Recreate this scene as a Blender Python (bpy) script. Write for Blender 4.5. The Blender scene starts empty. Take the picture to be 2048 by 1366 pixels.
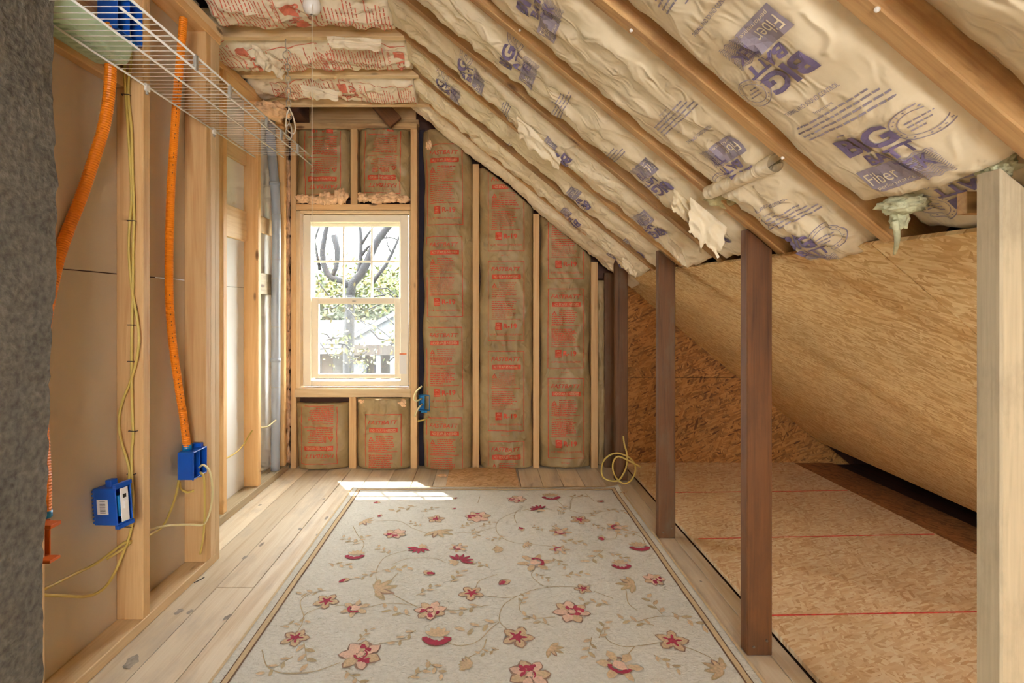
import bpy, bmesh, math, random
from mathutils import Vector, Matrix, noise

random.seed(7)
SC = bpy.context.scene
COL = SC.collection
F, CX, CY, CH = 1030.0, 970.0, 615.0, 1.13      # focal length in px, principal point, camera height

# ------------------------------------------------------------------ camera
cd = bpy.data.cameras.new('camera')
cd.sensor_width = 36.0
cd.sensor_fit = 'HORIZONTAL'
cd.lens = F / 2048.0 * 36.0
cd.shift_x = (1024.0 - CX) / 2048.0
cd.shift_y = -(683.0 - CY) / 2048.0
cd.clip_start = 0.02
cam = bpy.data.objects.new('camera', cd)
cam.location = (0, 0, CH)
cam.rotation_euler = (math.radians(90), 0, 0)
COL.objects.link(cam)
SC.camera = cam

# ------------------------------------------------------------------ sky, sun, exposure
w = bpy.data.worlds.new('sky')
SC.world = w
w.use_nodes = True
bg = w.node_tree.nodes['Background']
bg.inputs[0].default_value = (0.985, 0.99, 0.985, 1)
bg.inputs[1].default_value = 15.0

sl = bpy.data.lights.new('sun', 'SUN')
sl.energy = 8.0
sl.angle = math.radians(0.6)
sl.color = (1.0, 0.95, 0.86)
sun = bpy.data.objects.new('sun', sl)
sun.rotation_euler = Vector((0.30, -0.46, -1.0)).to_track_quat('-Z', 'Y').to_euler()
sun.location = (-3, 8, 9)
COL.objects.link(sun)

def portal(name, loc, rot, sx, sy):
    l = bpy.data.lights.new(name, 'AREA')
    l.shape = 'RECTANGLE'; l.size = sx; l.size_y = sy
    l.cycles.is_portal = True
    o = bpy.data.objects.new(name, l)
    o.location = loc; o.rotation_euler = rot
    COL.objects.link(o)
portal('window_portal', (-0.92, 3.80, 1.18), (math.radians(-90), 0, 0), 0.70, 1.20)
portal('fill_window_portal', (0.15, -1.95, 1.30), (math.radians(90), 0, 0), 1.20, 1.16)  # sky portal for the added rear fill window

SC.view_settings.view_transform = 'Standard'
SC.view_settings.look = 'None'
SC.view_settings.gamma = 1.0
SC.view_settings.use_curve_mapping = False
SC.view_settings.exposure = 0.82
SC.cycles.use_denoising = True
SC.cycles.max_bounces = 6
SC.cycles.diffuse_bounces = 5
SC.cycles.glossy_bounces = 2
SC.cycles.transparent_max_bounces = 6
SC.cycles.caustics_reflective = False
SC.cycles.caustics_refractive = False
SC.cycles.use_adaptive_sampling = True
SC.cycles.adaptive_threshold = 0.15
SC.cycles.adaptive_min_samples = 12
SC.cycles.use_light_tree = False
SC.cycles.sample_clamp_indirect = 6.0

# ------------------------------------------------------------------ helpers
def P(px, py, D):
    return Vector(((px - CX) / F * D, D, CH - (py - CY) / F * D))

def lin(r, g, b):
    f = lambda c: (c / 255 / 12.92) if c <= 10 else ((c / 255 + 0.055) / 1.055) ** 2.4
    return (f(r), f(g), f(b), 1)

def nd(t, kind, **kw):
    n = t.nodes.new(kind)
    for k, v in kw.items():
        if k.startswith('i_'):
            n.inputs[k[2:]].default_value = v
        else:
            setattr(n, k, v)
    return n

def base_mat(name):
    m = bpy.data.materials.new(name)
    m.use_nodes = True
    t = m.node_tree
    b = t.nodes['Principled BSDF']
    return m, t, b

def ramp(t, fac, stops):
    r = t.nodes.new('ShaderNodeValToRGB')
    e = r.color_ramp.elements
    while len(e) > 1:
        e.remove(e[-1])
    e[0].position, e[0].color = stops[0]
    for p, c in stops[1:]:
        x = e.new(p); x.color = c
    t.links.new(fac, r.inputs[0])
    return r.outputs[0]

def coords(t, scale, rot=(0, 0, 0), rnd=True):
    tc = nd(t, 'ShaderNodeTexCoord')
    mp = nd(t, 'ShaderNodeMapping')
    mp.inputs['Scale'].default_value = scale
    mp.inputs['Rotation'].default_value = rot
    t.links.new(tc.outputs['Object'], mp.inputs['Vector'])
    if rnd:
        oi = nd(t, 'ShaderNodeObjectInfo')
        mu = nd(t, 'ShaderNodeMath', operation='MULTIPLY'); mu.inputs[1].default_value = 37.0
        t.links.new(oi.outputs['Random'], mu.inputs[0])
        cb = nd(t, 'ShaderNodeCombineXYZ')
        for i in range(3):
            t.links.new(mu.outputs[0], cb.inputs[i])
        t.links.new(cb.outputs[0], mp.inputs['Location'])
    return mp.outputs[0]

def mixc(t, fac, a, b, mode='MIX'):
    m = nd(t, 'ShaderNodeMix', data_type='RGBA', blend_type=mode)
    if isinstance(fac, (int, float)):
        m.inputs[0].default_value = fac
    else:
        t.links.new(fac, m.inputs[0])
    for i, s in ((6, a), (7, b)):
        if isinstance(s, tuple):
            m.inputs[i].default_value = s
        else:
            t.links.new(s, m.inputs[i])
    return m.outputs[2]

def bump(t, b, h, s, d=0.01):
    n = nd(t, 'ShaderNodeBump')
    n.inputs['Strength'].default_value = s
    n.inputs['Distance'].default_value = d
    t.links.new(h, n.inputs['Height'])
    t.links.new(n.outputs[0], b.inputs['Normal'])

def plain(name, c, rough=0.6, metal=0.0, noise_amt=0.0, nscale=8.0, bmp=0.0):
    m, t, b = base_mat(name)
    b.inputs['Roughness'].default_value = rough
    b.inputs['Metallic'].default_value = metal
    n = nd(t, 'ShaderNodeTexNoise'); n.inputs['Scale'].default_value = nscale; n.inputs['Detail'].default_value = 5
    t.links.new(coords(t, (1, 1, 1)), n.inputs['Vector'])
    k = max(noise_amt, 0.03)
    lo = tuple(x * (1 - k) for x in c[:3]) + (1,); hi = tuple(min(1, x * (1 + k)) for x in c[:3]) + (1,)
    t.links.new(ramp(t, n.outputs['Fac'], [(0.3, lo), (0.7, hi)]), b.inputs['Base Color'])
    if bmp:
        bump(t, b, n.outputs['Fac'], bmp)
    return m

def wood(name, light, dark, knot=(0.10, 0.035, 0.012, 1), rough=0.65, grain=1.0, stain=None, stain_amt=0.0, knots=0.06):
    """grain runs along the local X axis of every board"""
    m, t, b = base_mat(name)
    b.inputs['Roughness'].default_value = rough
    n1 = nd(t, 'ShaderNodeTexNoise'); n1.inputs['Scale'].default_value = 1.0; n1.inputs['Detail'].default_value = 4; n1.inputs['Distortion'].default_value = 0.8
    t.links.new(coords(t, (1.2, 22 * grain, 22 * grain)), n1.inputs['Vector'])
    c1 = ramp(t, n1.outputs['Fac'], [(0.30, dark), (0.48, light), (0.60, light), (0.75, dark)])
    n2 = nd(t, 'ShaderNodeTexNoise'); n2.inputs['Scale'].default_value = 1.0; n2.inputs['Detail'].default_value = 3
    t.links.new(coords(t, (6, 170, 170)), n2.inputs['Vector'])
    c2 = mixc(t, 0.35, c1, ramp(t, n2.outputs['Fac'], [(0.3, dark), (0.7, light)]))
    oi = nd(t, 'ShaderNodeObjectInfo')
    tone = ramp(t, oi.outputs['Random'], [(0.0, (0.80, 0.78, 0.74, 1)), (0.5, (1, 1, 1, 1)), (1.0, (1.12, 1.10, 1.06, 1))])
    c3 = mixc(t, 1.0, c2, tone, 'MULTIPLY')
    v = nd(t, 'ShaderNodeTexVoronoi'); v.inputs['Scale'].default_value = 1.0
    t.links.new(coords(t, (2.6, 8, 8)), v.inputs['Vector'])
    kf = ramp(t, v.outputs['Distance'], [(0.0, (1, 1, 1, 1)), (knots, (0.7, 0.7, 0.7, 1)), (knots * 1.7, (0, 0, 0, 1))])
    c4 = mixc(t, kf, c3, knot)
    if stain:
        n3 = nd(t, 'ShaderNodeTexNoise'); n3.inputs['Scale'].default_value = 3.2; n3.inputs['Detail'].default_value = 7; n3.inputs['Roughness'].default_value = 0.65
        t.links.new(coords(t, (1, 2.4, 2.4)), n3.inputs['Vector'])
        sf = ramp(t, n3.outputs['Fac'], [(0.50, (0, 0, 0, 1)), (0.68, (stain_amt, stain_amt, stain_amt, 1))])
        c4 = mixc(t, sf, c4, stain)
    t.links.new(c4, b.inputs['Base Color'])
    bump(t, b, n2.outputs['Fac'], 0.12, 0.004)
    return m

def osb(name, cols, rough=0.7, k=1.0):
    """pressed wood strands lying in the local XY plane"""
    m, t, b = base_mat(name)
    b.inputs['Roughness'].default_value = rough
    last = None; hts = None
    for i, (a, sx, sy) in enumerate(((0.2, 19, 95), (1.05, 22, 105), (1.95, 18, 90), (2.75, 24, 115))):
        v = nd(t, 'ShaderNodeTexVoronoi'); v.inputs['Scale'].default_value = 1.0; v.voronoi_dimensions = '2D'
        tc = nd(t, 'ShaderNodeTexCoord')
        mp0 = nd(t, 'ShaderNodeMapping'); mp0.inputs['Rotation'].default_value = (0, 0, a)
        mp1 = nd(t, 'ShaderNodeMapping'); mp1.inputs['Scale'].default_value = (sx * k, sy * k, 1); mp1.inputs['Location'].default_value = (i * 7.3, i * 3.1, 0)
        t.links.new(tc.outputs['Object'], mp0.inputs[0]); t.links.new(mp0.outputs[0], mp1.inputs[0])
        wn = nd(t, 'ShaderNodeTexNoise'); wn.inputs['Scale'].default_value = 1.5
        t.links.new(mp1.outputs[0], wn.inputs['Vector'])
        wm = mixc(t, 0.10, mp1.outputs[0], wn.outputs['Color'], 'ADD')
        t.links.new(wm, v.inputs['Vector'])
        sp = nd(t, 'ShaderNodeSeparateColor'); t.links.new(v.outputs['Color'], sp.inputs[0])
        n = len(cols)
        c = ramp(t, sp.outputs[0], [(j / (n - 1), cols[j]) for j in range(n)])
        if last is None:
            last, hts = c, sp.outputs[1]
        else:
            g = nd(t, 'ShaderNodeMath', operation='GREATER_THAN'); g.inputs[1].default_value = 0.52
            t.links.new(sp.outputs[1], g.inputs[0])
            last = mixc(t, g.outputs[0], last, c)
            hts = mixc(t, g.outputs[0], hts, sp.outputs[2])
    n3 = nd(t, 'ShaderNodeTexNoise'); n3.inputs['Scale'].default_value = 2.0; n3.inputs['Detail'].default_value = 4
    t.links.new(coords(t, (1, 1, 1)), n3.inputs['Vector'])
    last = mixc(t, 1.0, last, ramp(t, n3.outputs['Fac'], [(0.3, (0.86, 0.84, 0.82, 1)), (0.7, (1.08, 1.06, 1.04, 1))]), 'MULTIPLY')
    t.links.new(last, b.inputs['Base Color'])
    bump(t, b, hts, 0.35, 0.002)
    return m

def paper(name, c, dark, bmp=0.7):
    m, t, b = base_mat(name)
    b.inputs['Roughness'].default_value = 0.5
    n = nd(t, 'ShaderNodeTexNoise'); n.inputs['Scale'].default_value = 5; n.inputs['Detail'].default_value = 6; n.inputs['Roughness'].default_value = 0.6
    t.links.new(coords(t, (1, 1, 1)), n.inputs['Vector'])
    n2 = nd(t, 'ShaderNodeTexNoise'); n2.inputs['Scale'].default_value = 13; n2.inputs['Detail'].default_value = 6; n2.inputs['Distortion'].default_value = 1.6
    n2.noise_type = 'RIDGED_MULTIFRACTAL'
    t.links.new(coords(t, (1, 1.5, 0.8)), n2.inputs['Vector'])
    t.links.new(ramp(t, n.outputs['Fac'], [(0.35, dark), (0.62, c)]), b.inputs['Base Color'])
    bump(t, b, n2.outputs['Fac'], bmp, 0.011)
    return m

def glass(name, tint=(0.97, 0.98, 0.97, 1), haze=0.0):
    m, t, b = base_mat(name)
    out = t.nodes['Material Output']
    tr = nd(t, 'ShaderNodeBsdfTransparent'); tr.inputs[0].default_value = tint
    gl = nd(t, 'ShaderNodeBsdfGlossy'); gl.inputs['Roughness'].default_value = 0.03
    mx = nd(t, 'ShaderNodeMixShader'); mx.inputs[0].default_value = 0.05
    t.links.new(tr.outputs[0], mx.inputs[1]); t.links.new(gl.outputs[0], mx.inputs[2])
    last = mx
    if haze:
        df = nd(t, 'ShaderNodeBsdfTranslucent'); df.inputs[0].default_value = (0.9, 0.9, 0.88, 1)
        nn = nd(t, 'ShaderNodeTexNoise'); nn.inputs['Scale'].default_value = 9
        t.links.new(coords(t, (1, 1, 1)), nn.inputs['Vector'])
        m2 = nd(t, 'ShaderNodeMixShader')
        t.links.new(ramp(t, nn.outputs['Fac'], [(0.3, (haze * .6,) * 3 + (1,)), (0.7, (haze,) * 3 + (1,))]), m2.inputs[0])
        t.links.new(mx.outputs[0], m2.inputs[1]); t.links.new(df.outputs[0], m2.inputs[2])
        last = m2
    t.links.new(last.outputs[0], out.inputs['Surface'])
    return m

def emit(name, c, s):
    m, t, b = base_mat(name)
    b.inputs['Base Color'].default_value = c
    b.inputs['Emission Color'].default_value = c
    b.inputs['Emission Strength'].default_value = s
    return m

M = {}
M['pine'] = wood('pine', lin(228, 190, 136), lin(204, 154, 98))
M['pine_pale'] = wood('pine_pale', lin(236, 210, 168), lin(212, 176, 128))
M['rafter'] = wood('rafter_wood', lin(208, 170, 118), lin(160, 114, 70), stain=lin(120, 82, 50), stain_amt=0.6)
M['post'] = wood('post_wood', lin(120, 76, 38), lin(76, 44, 20), stain=lin(58, 36, 20), stain_amt=0.45)
M['post_old'] = wood('post_stained', lin(112, 74, 42), lin(68, 42, 24), stain=lin(112, 100, 78), stain_amt=0.6)
M['grey_wood'] = wood('weathered_wood', lin(184, 170, 142), lin(140, 126, 102), stain=lin(95, 84, 68), stain_amt=0.4)
M['dark_wood'] = wood('dark_sheathing', lin(88, 50, 30), lin(44, 24, 18), stain=lin(30, 22, 26), stain_amt=0.6)
M['floor'] = wood('floor_plank', lin(228, 216, 194), lin(204, 182, 150), knot=lin(96, 80, 70), rough=0.55, grain=0.7, stain=lin(168, 158, 146), stain_amt=0.45, knots=0.05)
M['osb_slope'] = osb('osb_slope', [lin(214, 172, 112), lin(230, 194, 134), lin(248, 224, 172), lin(236, 204, 146), lin(206, 160, 100)], k=1.15)
M['osb_floor'] = osb('osb_floor', [lin(228, 198, 154), lin(240, 216, 176), lin(250, 236, 206), lin(234, 206, 164), lin(214, 176, 130)], k=1.05)
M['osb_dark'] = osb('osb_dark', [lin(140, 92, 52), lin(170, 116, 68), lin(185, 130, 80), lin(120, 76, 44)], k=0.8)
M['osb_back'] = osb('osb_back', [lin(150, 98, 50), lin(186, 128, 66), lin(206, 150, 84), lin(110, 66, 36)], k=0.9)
M['osb_scrap'] = osb('osb_scrap', [lin(196, 156, 108), lin(214, 178, 130), lin(226, 194, 150), lin(182, 140, 96)], k=0.9)
M['drywall_near'] = plain('drywall_back_paper', lin(204, 188, 164), 0.85, noise_amt=0.05, nscale=3)
M['drywall_far'] = plain('drywall_pale', lin(238, 240, 238), 0.85, noise_amt=0.03, nscale=3)
M['kraft'] = paper('kraft_pale', lin(240, 226, 196), lin(220, 202, 166))
M['kraft_red'] = paper('kraft_tan', lin(172, 148, 104), lin(150, 126, 84))
M['kraft_white'] = paper('kraft_cream', lin(246, 236, 212), lin(228, 212, 182))
M['ink_red'] = plain('red_ink', lin(206, 74, 44), 0.6, noise_amt=0.12, nscale=40)
M['ink_red_pale'] = plain('pale_red_ink', lin(218, 122, 96), 0.6, noise_amt=0.12, nscale=40)
M['ink_purple'] = plain('purple_ink', lin(156, 146, 160), 0.6, noise_amt=0.12, nscale=40)
M['ink_purple_dark'] = plain('purple_ink_strong', lin(122, 108, 144), 0.6, noise_amt=0.1, nscale=40)
M['ink_kraft'] = plain('paper_showing', lin(236, 224, 194), 0.6)
M['ink_kraft_red'] = plain('tan_paper_showing', lin(196, 166, 120), 0.6)
M['fiberglass'] = plain('fiberglass', lin(196, 186, 140), 0.95, noise_amt=0.3, nscale=30, bmp=0.9)
M['fiber_pink'] = plain('fiberglass_pink', lin(236, 192, 150), 0.95, noise_amt=0.25, nscale=24, bmp=0.9)
M['fiber_green'] = plain('fiberglass_green', lin(206, 206, 170), 0.95, noise_amt=0.25, nscale=30, bmp=0.8)
M['concrete'] = None
M['white_vinyl'] = plain('cream_vinyl', lin(240, 230, 208), 0.4, noise_amt=0.02)
M['glass'] = glass('window_glass')
M['glass_hazy'] = glass('window_glass_dusty', haze=0.012)
M['wire_white'] = plain('white_coated_wire', lin(232, 230, 224), 0.35)
M['clip_grey'] = plain('grey_clip', lin(170, 168, 160), 0.4)
M['mint'] = plain('mint_plastic', lin(190, 214, 184), 0.4, noise_amt=0.06, nscale=14)
M['mint_dark'] = plain('mint_plastic_rib', lin(170, 196, 164), 0.4)
M['orange'] = plain('orange_conduit', lin(240, 138, 18), 0.38, noise_amt=0.05)
M['orange_box'] = plain('orange_plastic', lin(224, 110, 40), 0.45)
M['yellow'] = plain('yellow_cable', lin(206, 182, 96), 0.45, noise_amt=0.06)
M['cream_cable'] = plain('cream_cable', lin(226, 214, 160), 0.45)
M['blue'] = plain('blue_plastic', lin(16, 84, 186), 0.35, noise_amt=0.05)
M['blue_light'] = plain('light_blue_plastic', lin(10, 128, 196), 0.35)
M['label_white'] = plain('white_label', lin(236, 234, 230), 0.5)
M['black'] = plain('black_ink', lin(34, 32, 34), 0.6)
M['steel'] = plain('steel', lin(188, 180, 166), 0.35, metal=0.25)
M['pvc'] = plain('grey_pvc', lin(158, 166, 176), 0.35, noise_amt=0.04)
M['navy'] = plain('dark_felt', lin(34, 28, 44), 0.8, noise_amt=0.3)
M['felt'] = plain('roof_felt', lin(46, 40, 42), 0.9, noise_amt=0.4, nscale=40)
M['staple'] = plain('staple_dark', lin(48, 40, 36), 0.5)
M['cord'] = plain('white_cord', lin(230, 222, 204), 0.6)
M['rug_band'] = plain('rug_tan_band', lin(206, 184, 146), 0.95, noise_amt=0.1, nscale=60)
M['rug_line'] = plain('rug_brown_line', lin(112, 86, 66), 0.95, noise_amt=0.15, nscale=60)
M['rf_tan'] = plain('rug_tan_yarn', lin(206, 182, 148), 0.95, noise_amt=0.2, nscale=120)
M['rf_tan2'] = plain('rug_olive_yarn', lin(184, 166, 130), 0.95, noise_amt=0.2, nscale=120)
M['rf_dark'] = plain('rug_taupe_yarn', lin(150, 122, 106), 0.95, noise_amt=0.2, nscale=120)
M['rf_red'] = plain('rug_crimson_yarn', lin(166, 52, 78), 0.95, noise_amt=0.2, nscale=120)
M['rf_pink'] = plain('rug_pink_yarn', lin(224, 190, 170), 0.95, noise_amt=0.15, nscale=120)
M['red_line'] = plain('red_chalk', lin(226, 84, 76), 0.8, noise_amt=0.3, nscale=60)
M['nail'] = plain('nail', lin(120, 110, 100), 0.4, metal=0.6)
M['roof_shingle'] = plain('grey_shingle', lin(48, 49, 54), 0.9, noise_amt=0.15, nscale=12)  # roof, siding, bark and leaf colours darkened to stand for shaded sides
M['siding'] = plain('darkened_siding', lin(86, 91, 99), 0.7)
M['house_wall'] = plain('brown_brick', lin(46, 40, 36), 0.85, noise_amt=0.2, nscale=14)
M['bark'] = plain('bark', lin(34, 35, 39), 0.9, noise_amt=0.25, nscale=20)
M['leaf'] = plain('spring_leaf', lin(68, 78, 28), 0.7, noise_amt=0.25, nscale=3)
M['leaf_yellow'] = plain('young_leaf', lin(86, 78, 34), 0.7, noise_amt=0.25, nscale=3)
M['leaf_dark'] = plain('deep_leaf', lin(40, 48, 28), 0.8, noise_amt=0.3, nscale=3)
M['grass'] = plain('grass', lin(58, 66, 38), 0.9, noise_amt=0.25, nscale=2)
M['house_dark'] = plain('shaded_door', lin(36, 34, 33), 0.7)

def concrete():
    m, t, b = base_mat('parged_block')
    b.inputs['Roughness'].default_value = 0.95
    n = nd(t, 'ShaderNodeTexNoise'); n.inputs['Scale'].default_value = 5; n.inputs['Detail'].default_value = 9; n.inputs['Roughness'].default_value = 0.7
    t.links.new(coords(t, (1, 1, 1)), n.inputs['Vector'])
    n2 = nd(t, 'ShaderNodeTexNoise'); n2.inputs['Scale'].default_value = 60; n2.inputs['Detail'].default_value = 6
    t.links.new(coords(t, (1, 1, 1)), n2.inputs['Vector'])
    c = mixc(t, 0.5, ramp(t, n.outputs['Fac'], [(0.3, lin(76, 72, 64)), (0.7, lin(136, 130, 116))]), ramp(t, n2.outputs['Fac'], [(0.3, lin(58, 54, 48)), (0.7, lin(140, 134, 122))]))
    t.links.new(c, b.inputs['Base Color'])
    bump(t, b, n2.outputs['Fac'], 0.9, 0.01)
    return m
M['concrete'] = concrete()

def rug_mat():
    m, t, b = base_mat('rug_cream_pile')
    b.inputs['Roughness'].default_value = 1.0
    n = nd(t, 'ShaderNodeTexNoise'); n.inputs['Scale'].default_value = 2.5; n.inputs['Detail'].default_value = 4
    t.links.new(coords(t, (1, 1, 1)), n.inputs['Vector'])
    n2 = nd(t, 'ShaderNodeTexNoise'); n2.inputs['Scale'].default_value = 70; n2.inputs['Detail'].default_value = 6; n2.inputs['Roughness'].default_value = 0.7
    t.links.new(coords(t, (1, 1.6, 1)), n2.inputs['Vector'])
    c = mixc(t, 0.45, ramp(t, n.outputs['Fac'], [(0.3, lin(224, 222, 210)), (0.7, lin(236, 235, 226))]), ramp(t, n2.outputs['Fac'], [(0.3, lin(200, 198, 184)), (0.65, lin(246, 246, 238))]))
    t.links.new(c, b.inputs['Base Color'])
    bump(t, b, n2.outputs['Fac'], 0.8, 0.012)
    return m
M['rug'] = rug_mat()

def link(name, me, mats, parent=None):
    o = bpy.data.objects.new(name, me)
    for m in (mats if isinstance(mats, (list, tuple)) else [mats]):
        me.materials.append(M[m] if isinstance(m, str) else m)
    COL.objects.link(o)
    o.parent = parent
    return o

def tag(o, label, cat, group=None):
    o['label'] = label; o['category'] = cat
    if group:
        o['group'] = group
    return o

def thing(name, label, cat, group=None, loc=(0, 0, 0)):
    o = bpy.data.objects.new(name, None)
    o.empty_display_size = 0.05
    COL.objects.link(o)
    o.location = loc
    return tag(o, label, cat, group)

def structure(name):
    o = bpy.data.objects.new(name, None)
    o.empty_display_size = 0.1
    COL.objects.link(o)
    o['kind'] = 'structure'
    return o

def mesh(verts, faces, name='mesh', smooth=False, mi=None):
    me = bpy.data.meshes.new(name)
    me.from_pydata([tuple(v) for v in verts], [], faces)
    if mi:
        me.polygons.foreach_set('material_index', mi)
    if smooth:
        me.polygons.foreach_set('use_smooth', [True] * len(me.polygons))
    me.update()
    return me

_bc = {}
def box_mesh(lx, ly, lz, bev=0.0025):
    key = (round(lx, 4), round(ly, 4), round(lz, 4), bev)
    if key in _bc and False:
        return _bc[key]
    bm = bmesh.new()
    bmesh.ops.create_cube(bm, size=1.0)
    bmesh.ops.scale(bm, vec=(lx, ly, lz), verts=bm.verts)
    if bev and min(lx, ly, lz) > bev * 2.5:
        bmesh.ops.bevel(bm, geom=list(bm.edges), offset=bev, segments=1, affect='EDGES', profile=0.5)
    me = bpy.data.meshes.new('box')
    bm.to_mesh(me); bm.free()
    return me

def beam(name, p0, p1, wy, wz, mat, parent=None, up=(0, 0, 1), bev=0.0025):
    """straight board from p0 to p1 (axis at its centre), grain along local X"""
    p0, p1 = Vector(p0), Vector(p1)
    d = p1 - p0
    X = d.normalized()
    Z = Vector(up); Z = (Z - X * Z.dot(X)).normalized()
    Y = Z.cross(X)
    o = link(name, box_mesh(d.length, wy, wz, bev), mat, parent)
    mt = Matrix((X, Y, Z)).transposed().to_4x4()
    mt.translation = (p0 + p1) / 2
    if parent is not None and parent.location.length > 0:
        o.matrix_local = Matrix.Translation(parent.location).inverted() @ mt
    else:
        o.matrix_local = mt
    return o

def block(name, x0, x1, y0, y1, z0, z1, mat, parent=None, axis=None, bev=0.0025):
    c = ((x0 + x1) / 2, (y0 + y1) / 2, (z0 + z1) / 2)
    L = (abs(x1 - x0), abs(y1 - y0), abs(z1 - z0))
    if axis is None:
        axis = max(range(3), key=lambda i: L[i])
    if axis == 0:
        return beam(name, (x0, c[1], c[2]), (x1, c[1], c[2]), L[1], L[2], mat, parent, (0, 0, 1), bev)
    if axis == 1:
        return beam(name, (c[0], y0, c[2]), (c[0], y1, c[2]), L[0], L[2], mat, parent, (0, 0, 1), bev)
    return beam(name, (c[0], c[1], z0), (c[0], c[1], z1), L[1], L[0], mat, parent, (1, 0, 0), bev)

def smooth_path(pts, step=0.01):
    pts = [Vector(p) for p in pts]
    if len(pts) == 2:
        n = max(1, int((pts[1] - pts[0]).length / step))
        return [pts[0].lerp(pts[1], i / n) for i in range(n + 1)]
    out = []
    for i in range(len(pts) - 1):
        a = pts[i - 1] if i else pts[0] * 2 - pts[1]
        b, c = pts[i], pts[i + 1]
        d = pts[i + 2] if i + 2 < len(pts) else c * 2 - b
        n = max(1, int((c - b).length / step))
        for k in range(n):
            t = k / n
            out.append(0.5 * ((2 * b) + (c - a) * t + (2 * a - 5 * b + 4 * c - d) * t * t + (3 * b - a - 3 * c + d) * t ** 3))
    out.append(pts[-1])
    return out

def tube_data(path, r, seg=8, flat=1.0, cap=True, verts=None, faces=None):
    verts = [] if verts is None else verts
    faces = [] if faces is None else faces
    base = len(verts)
    prev = None
    n = len(path)
    for i, p in enumerate(path):
        t = (path[min(i + 1, n - 1)] - path[max(i - 1, 0)])
        t = t.normalized() if t.length > 1e-9 else Vector((0, 0, 1))
        if prev is None:
            a = Vector((0, 0, 1)) if abs(t.z) < 0.9 else Vector((1, 0, 0))
            prev = (a - t * a.dot(t)).normalized()
        else:
            prev = prev - t * prev.dot(t)
            prev = prev.normalized() if prev.length > 1e-9 else t.orthogonal().normalized()
        b = t.cross(prev)
        rr = r(i, n) if callable(r) else r
        for k in range(seg):
            a = 2 * math.pi * k / seg
            verts.append(p + prev * (math.cos(a) * rr) + b * (math.sin(a) * rr * flat))
    for i in range(n - 1):
        for k in range(seg):
            a = base + i * seg + k; b2 = base + i * seg + (k + 1) % seg
            faces.append((a, b2, b2 + seg, a + seg))
    if cap:
        faces.append(tuple(base + k for k in reversed(range(seg))))
        faces.append(tuple(base + (n - 1) * seg + k for k in range(seg)))
    return verts, faces

def tube(name, pts, r, mat, parent=None, seg=8, step=0.012, flat=1.0, smooth=True):
    path = smooth_path(pts, step) if step else [Vector(p) for p in pts]
    v, f = tube_data(path, r, seg, flat)
    return link(name, mesh(v, f, name, smooth), mat, parent)

def nz(x, y, z=0.0):
    return noise.noise(Vector((x, y, z)))

# text outlines, cached ------------------------------------------------
_tc = {}
def text_polys(s, bold=0.0, shear=0.0):
    key = (s, bold, shear)
    if key in _tc:
        return _tc[key]
    cu = bpy.data.curves.new('lettering', 'FONT')
    cu.body = s; cu.size = 1.0; cu.offset = bold; cu.shear = shear
    cu.resolution_u = 3
    ob = bpy.data.objects.new('lettering', cu)
    COL.objects.link(ob)
    dg = bpy.context.evaluated_depsgraph_get()
    me = bpy.data.meshes.new_from_object(ob.evaluated_get(dg))
    vs = [(v.co.x, v.co.y) for v in me.vertices]
    fs = [tuple(p.vertices) for p in me.polygons]
    bpy.data.objects.remove(ob); bpy.data.curves.remove(cu); bpy.data.meshes.remove(me)
    x0 = min(v[0] for v in vs); x1 = max(v[0] for v in vs); y0 = min(v[1] for v in vs); y1 = max(v[1] for v in vs)
    vs = [((x - (x0 + x1) / 2) / (x1 - x0), (y - (y0 + y1) / 2) / (y1 - y0)) for x, y in vs]
    _tc[key] = (vs, fs)
    return _tc[key]

class Sheet2D:
    """flat print: polygons in local x (right), y (up)"""
    def __init__(s): s.polys = {}
    def poly(s, ink, pts): s.polys.setdefault(ink, []).append(pts)
    def rect(s, ink, x0, x1, y0, y1): s.poly(ink, [(x0, y0), (x1, y0), (x1, y1), (x0, y1)])
    def frame(s, ink, x0, x1, y0, y1, t):
        s.rect(ink, x0, x1, y1 - t, y1); s.rect(ink, x0, x1, y0, y0 + t)
        s.rect(ink, x0, x0 + t, y0 + t, y1 - t); s.rect(ink, x1 - t, x1, y0 + t, y1 - t)
    def text(s, ink, string, cx, cy, wd, ht, bold=0.0, shear=0.0):
        vs, fs = text_polys(string, bold, shear)
        for f in fs:
            s.poly(ink, [(cx + vs[i][0] * wd, cy + vs[i][1] * ht) for i in f])
    def lines(s, ink, x0, x1, y, n, dy, th, rng, indent=None):
        for k in range(n):
            x = x0 if not (indent and k < indent[0]) else indent[1]
            end = x1 - rng.random() * 0.18 * (x1 - x0)
            if k == n - 1: end = x0 + (x1 - x0) * (0.4 + 0.3 * rng.random())
            while x < end - 0.004:
                wl = min(end - x, 0.008 + rng.random() * 0.018)
                s.rect(ink, x, x + wl, y - k * dy - th, y - k * dy)
                x += wl + 0.0035
    def ring(s, ink, cx, cy, rx, ry, t, n=28, a0=0, a1=2 * math.pi):
        for k in range(n):
            a = a0 + (a1 - a0) * k / n; b = a0 + (a1 - a0) * (k + 1) / n
            s.poly(ink, [(cx + math.cos(a) * rx, cy + math.sin(a) * ry), (cx + math.cos(b) * rx, cy + math.sin(b) * ry),
                         (cx + math.cos(b) * (rx - t), cy + math.sin(b) * (ry - t)), (cx + math.cos(a) * (rx - t), cy + math.sin(a) * (ry - t))])

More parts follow.
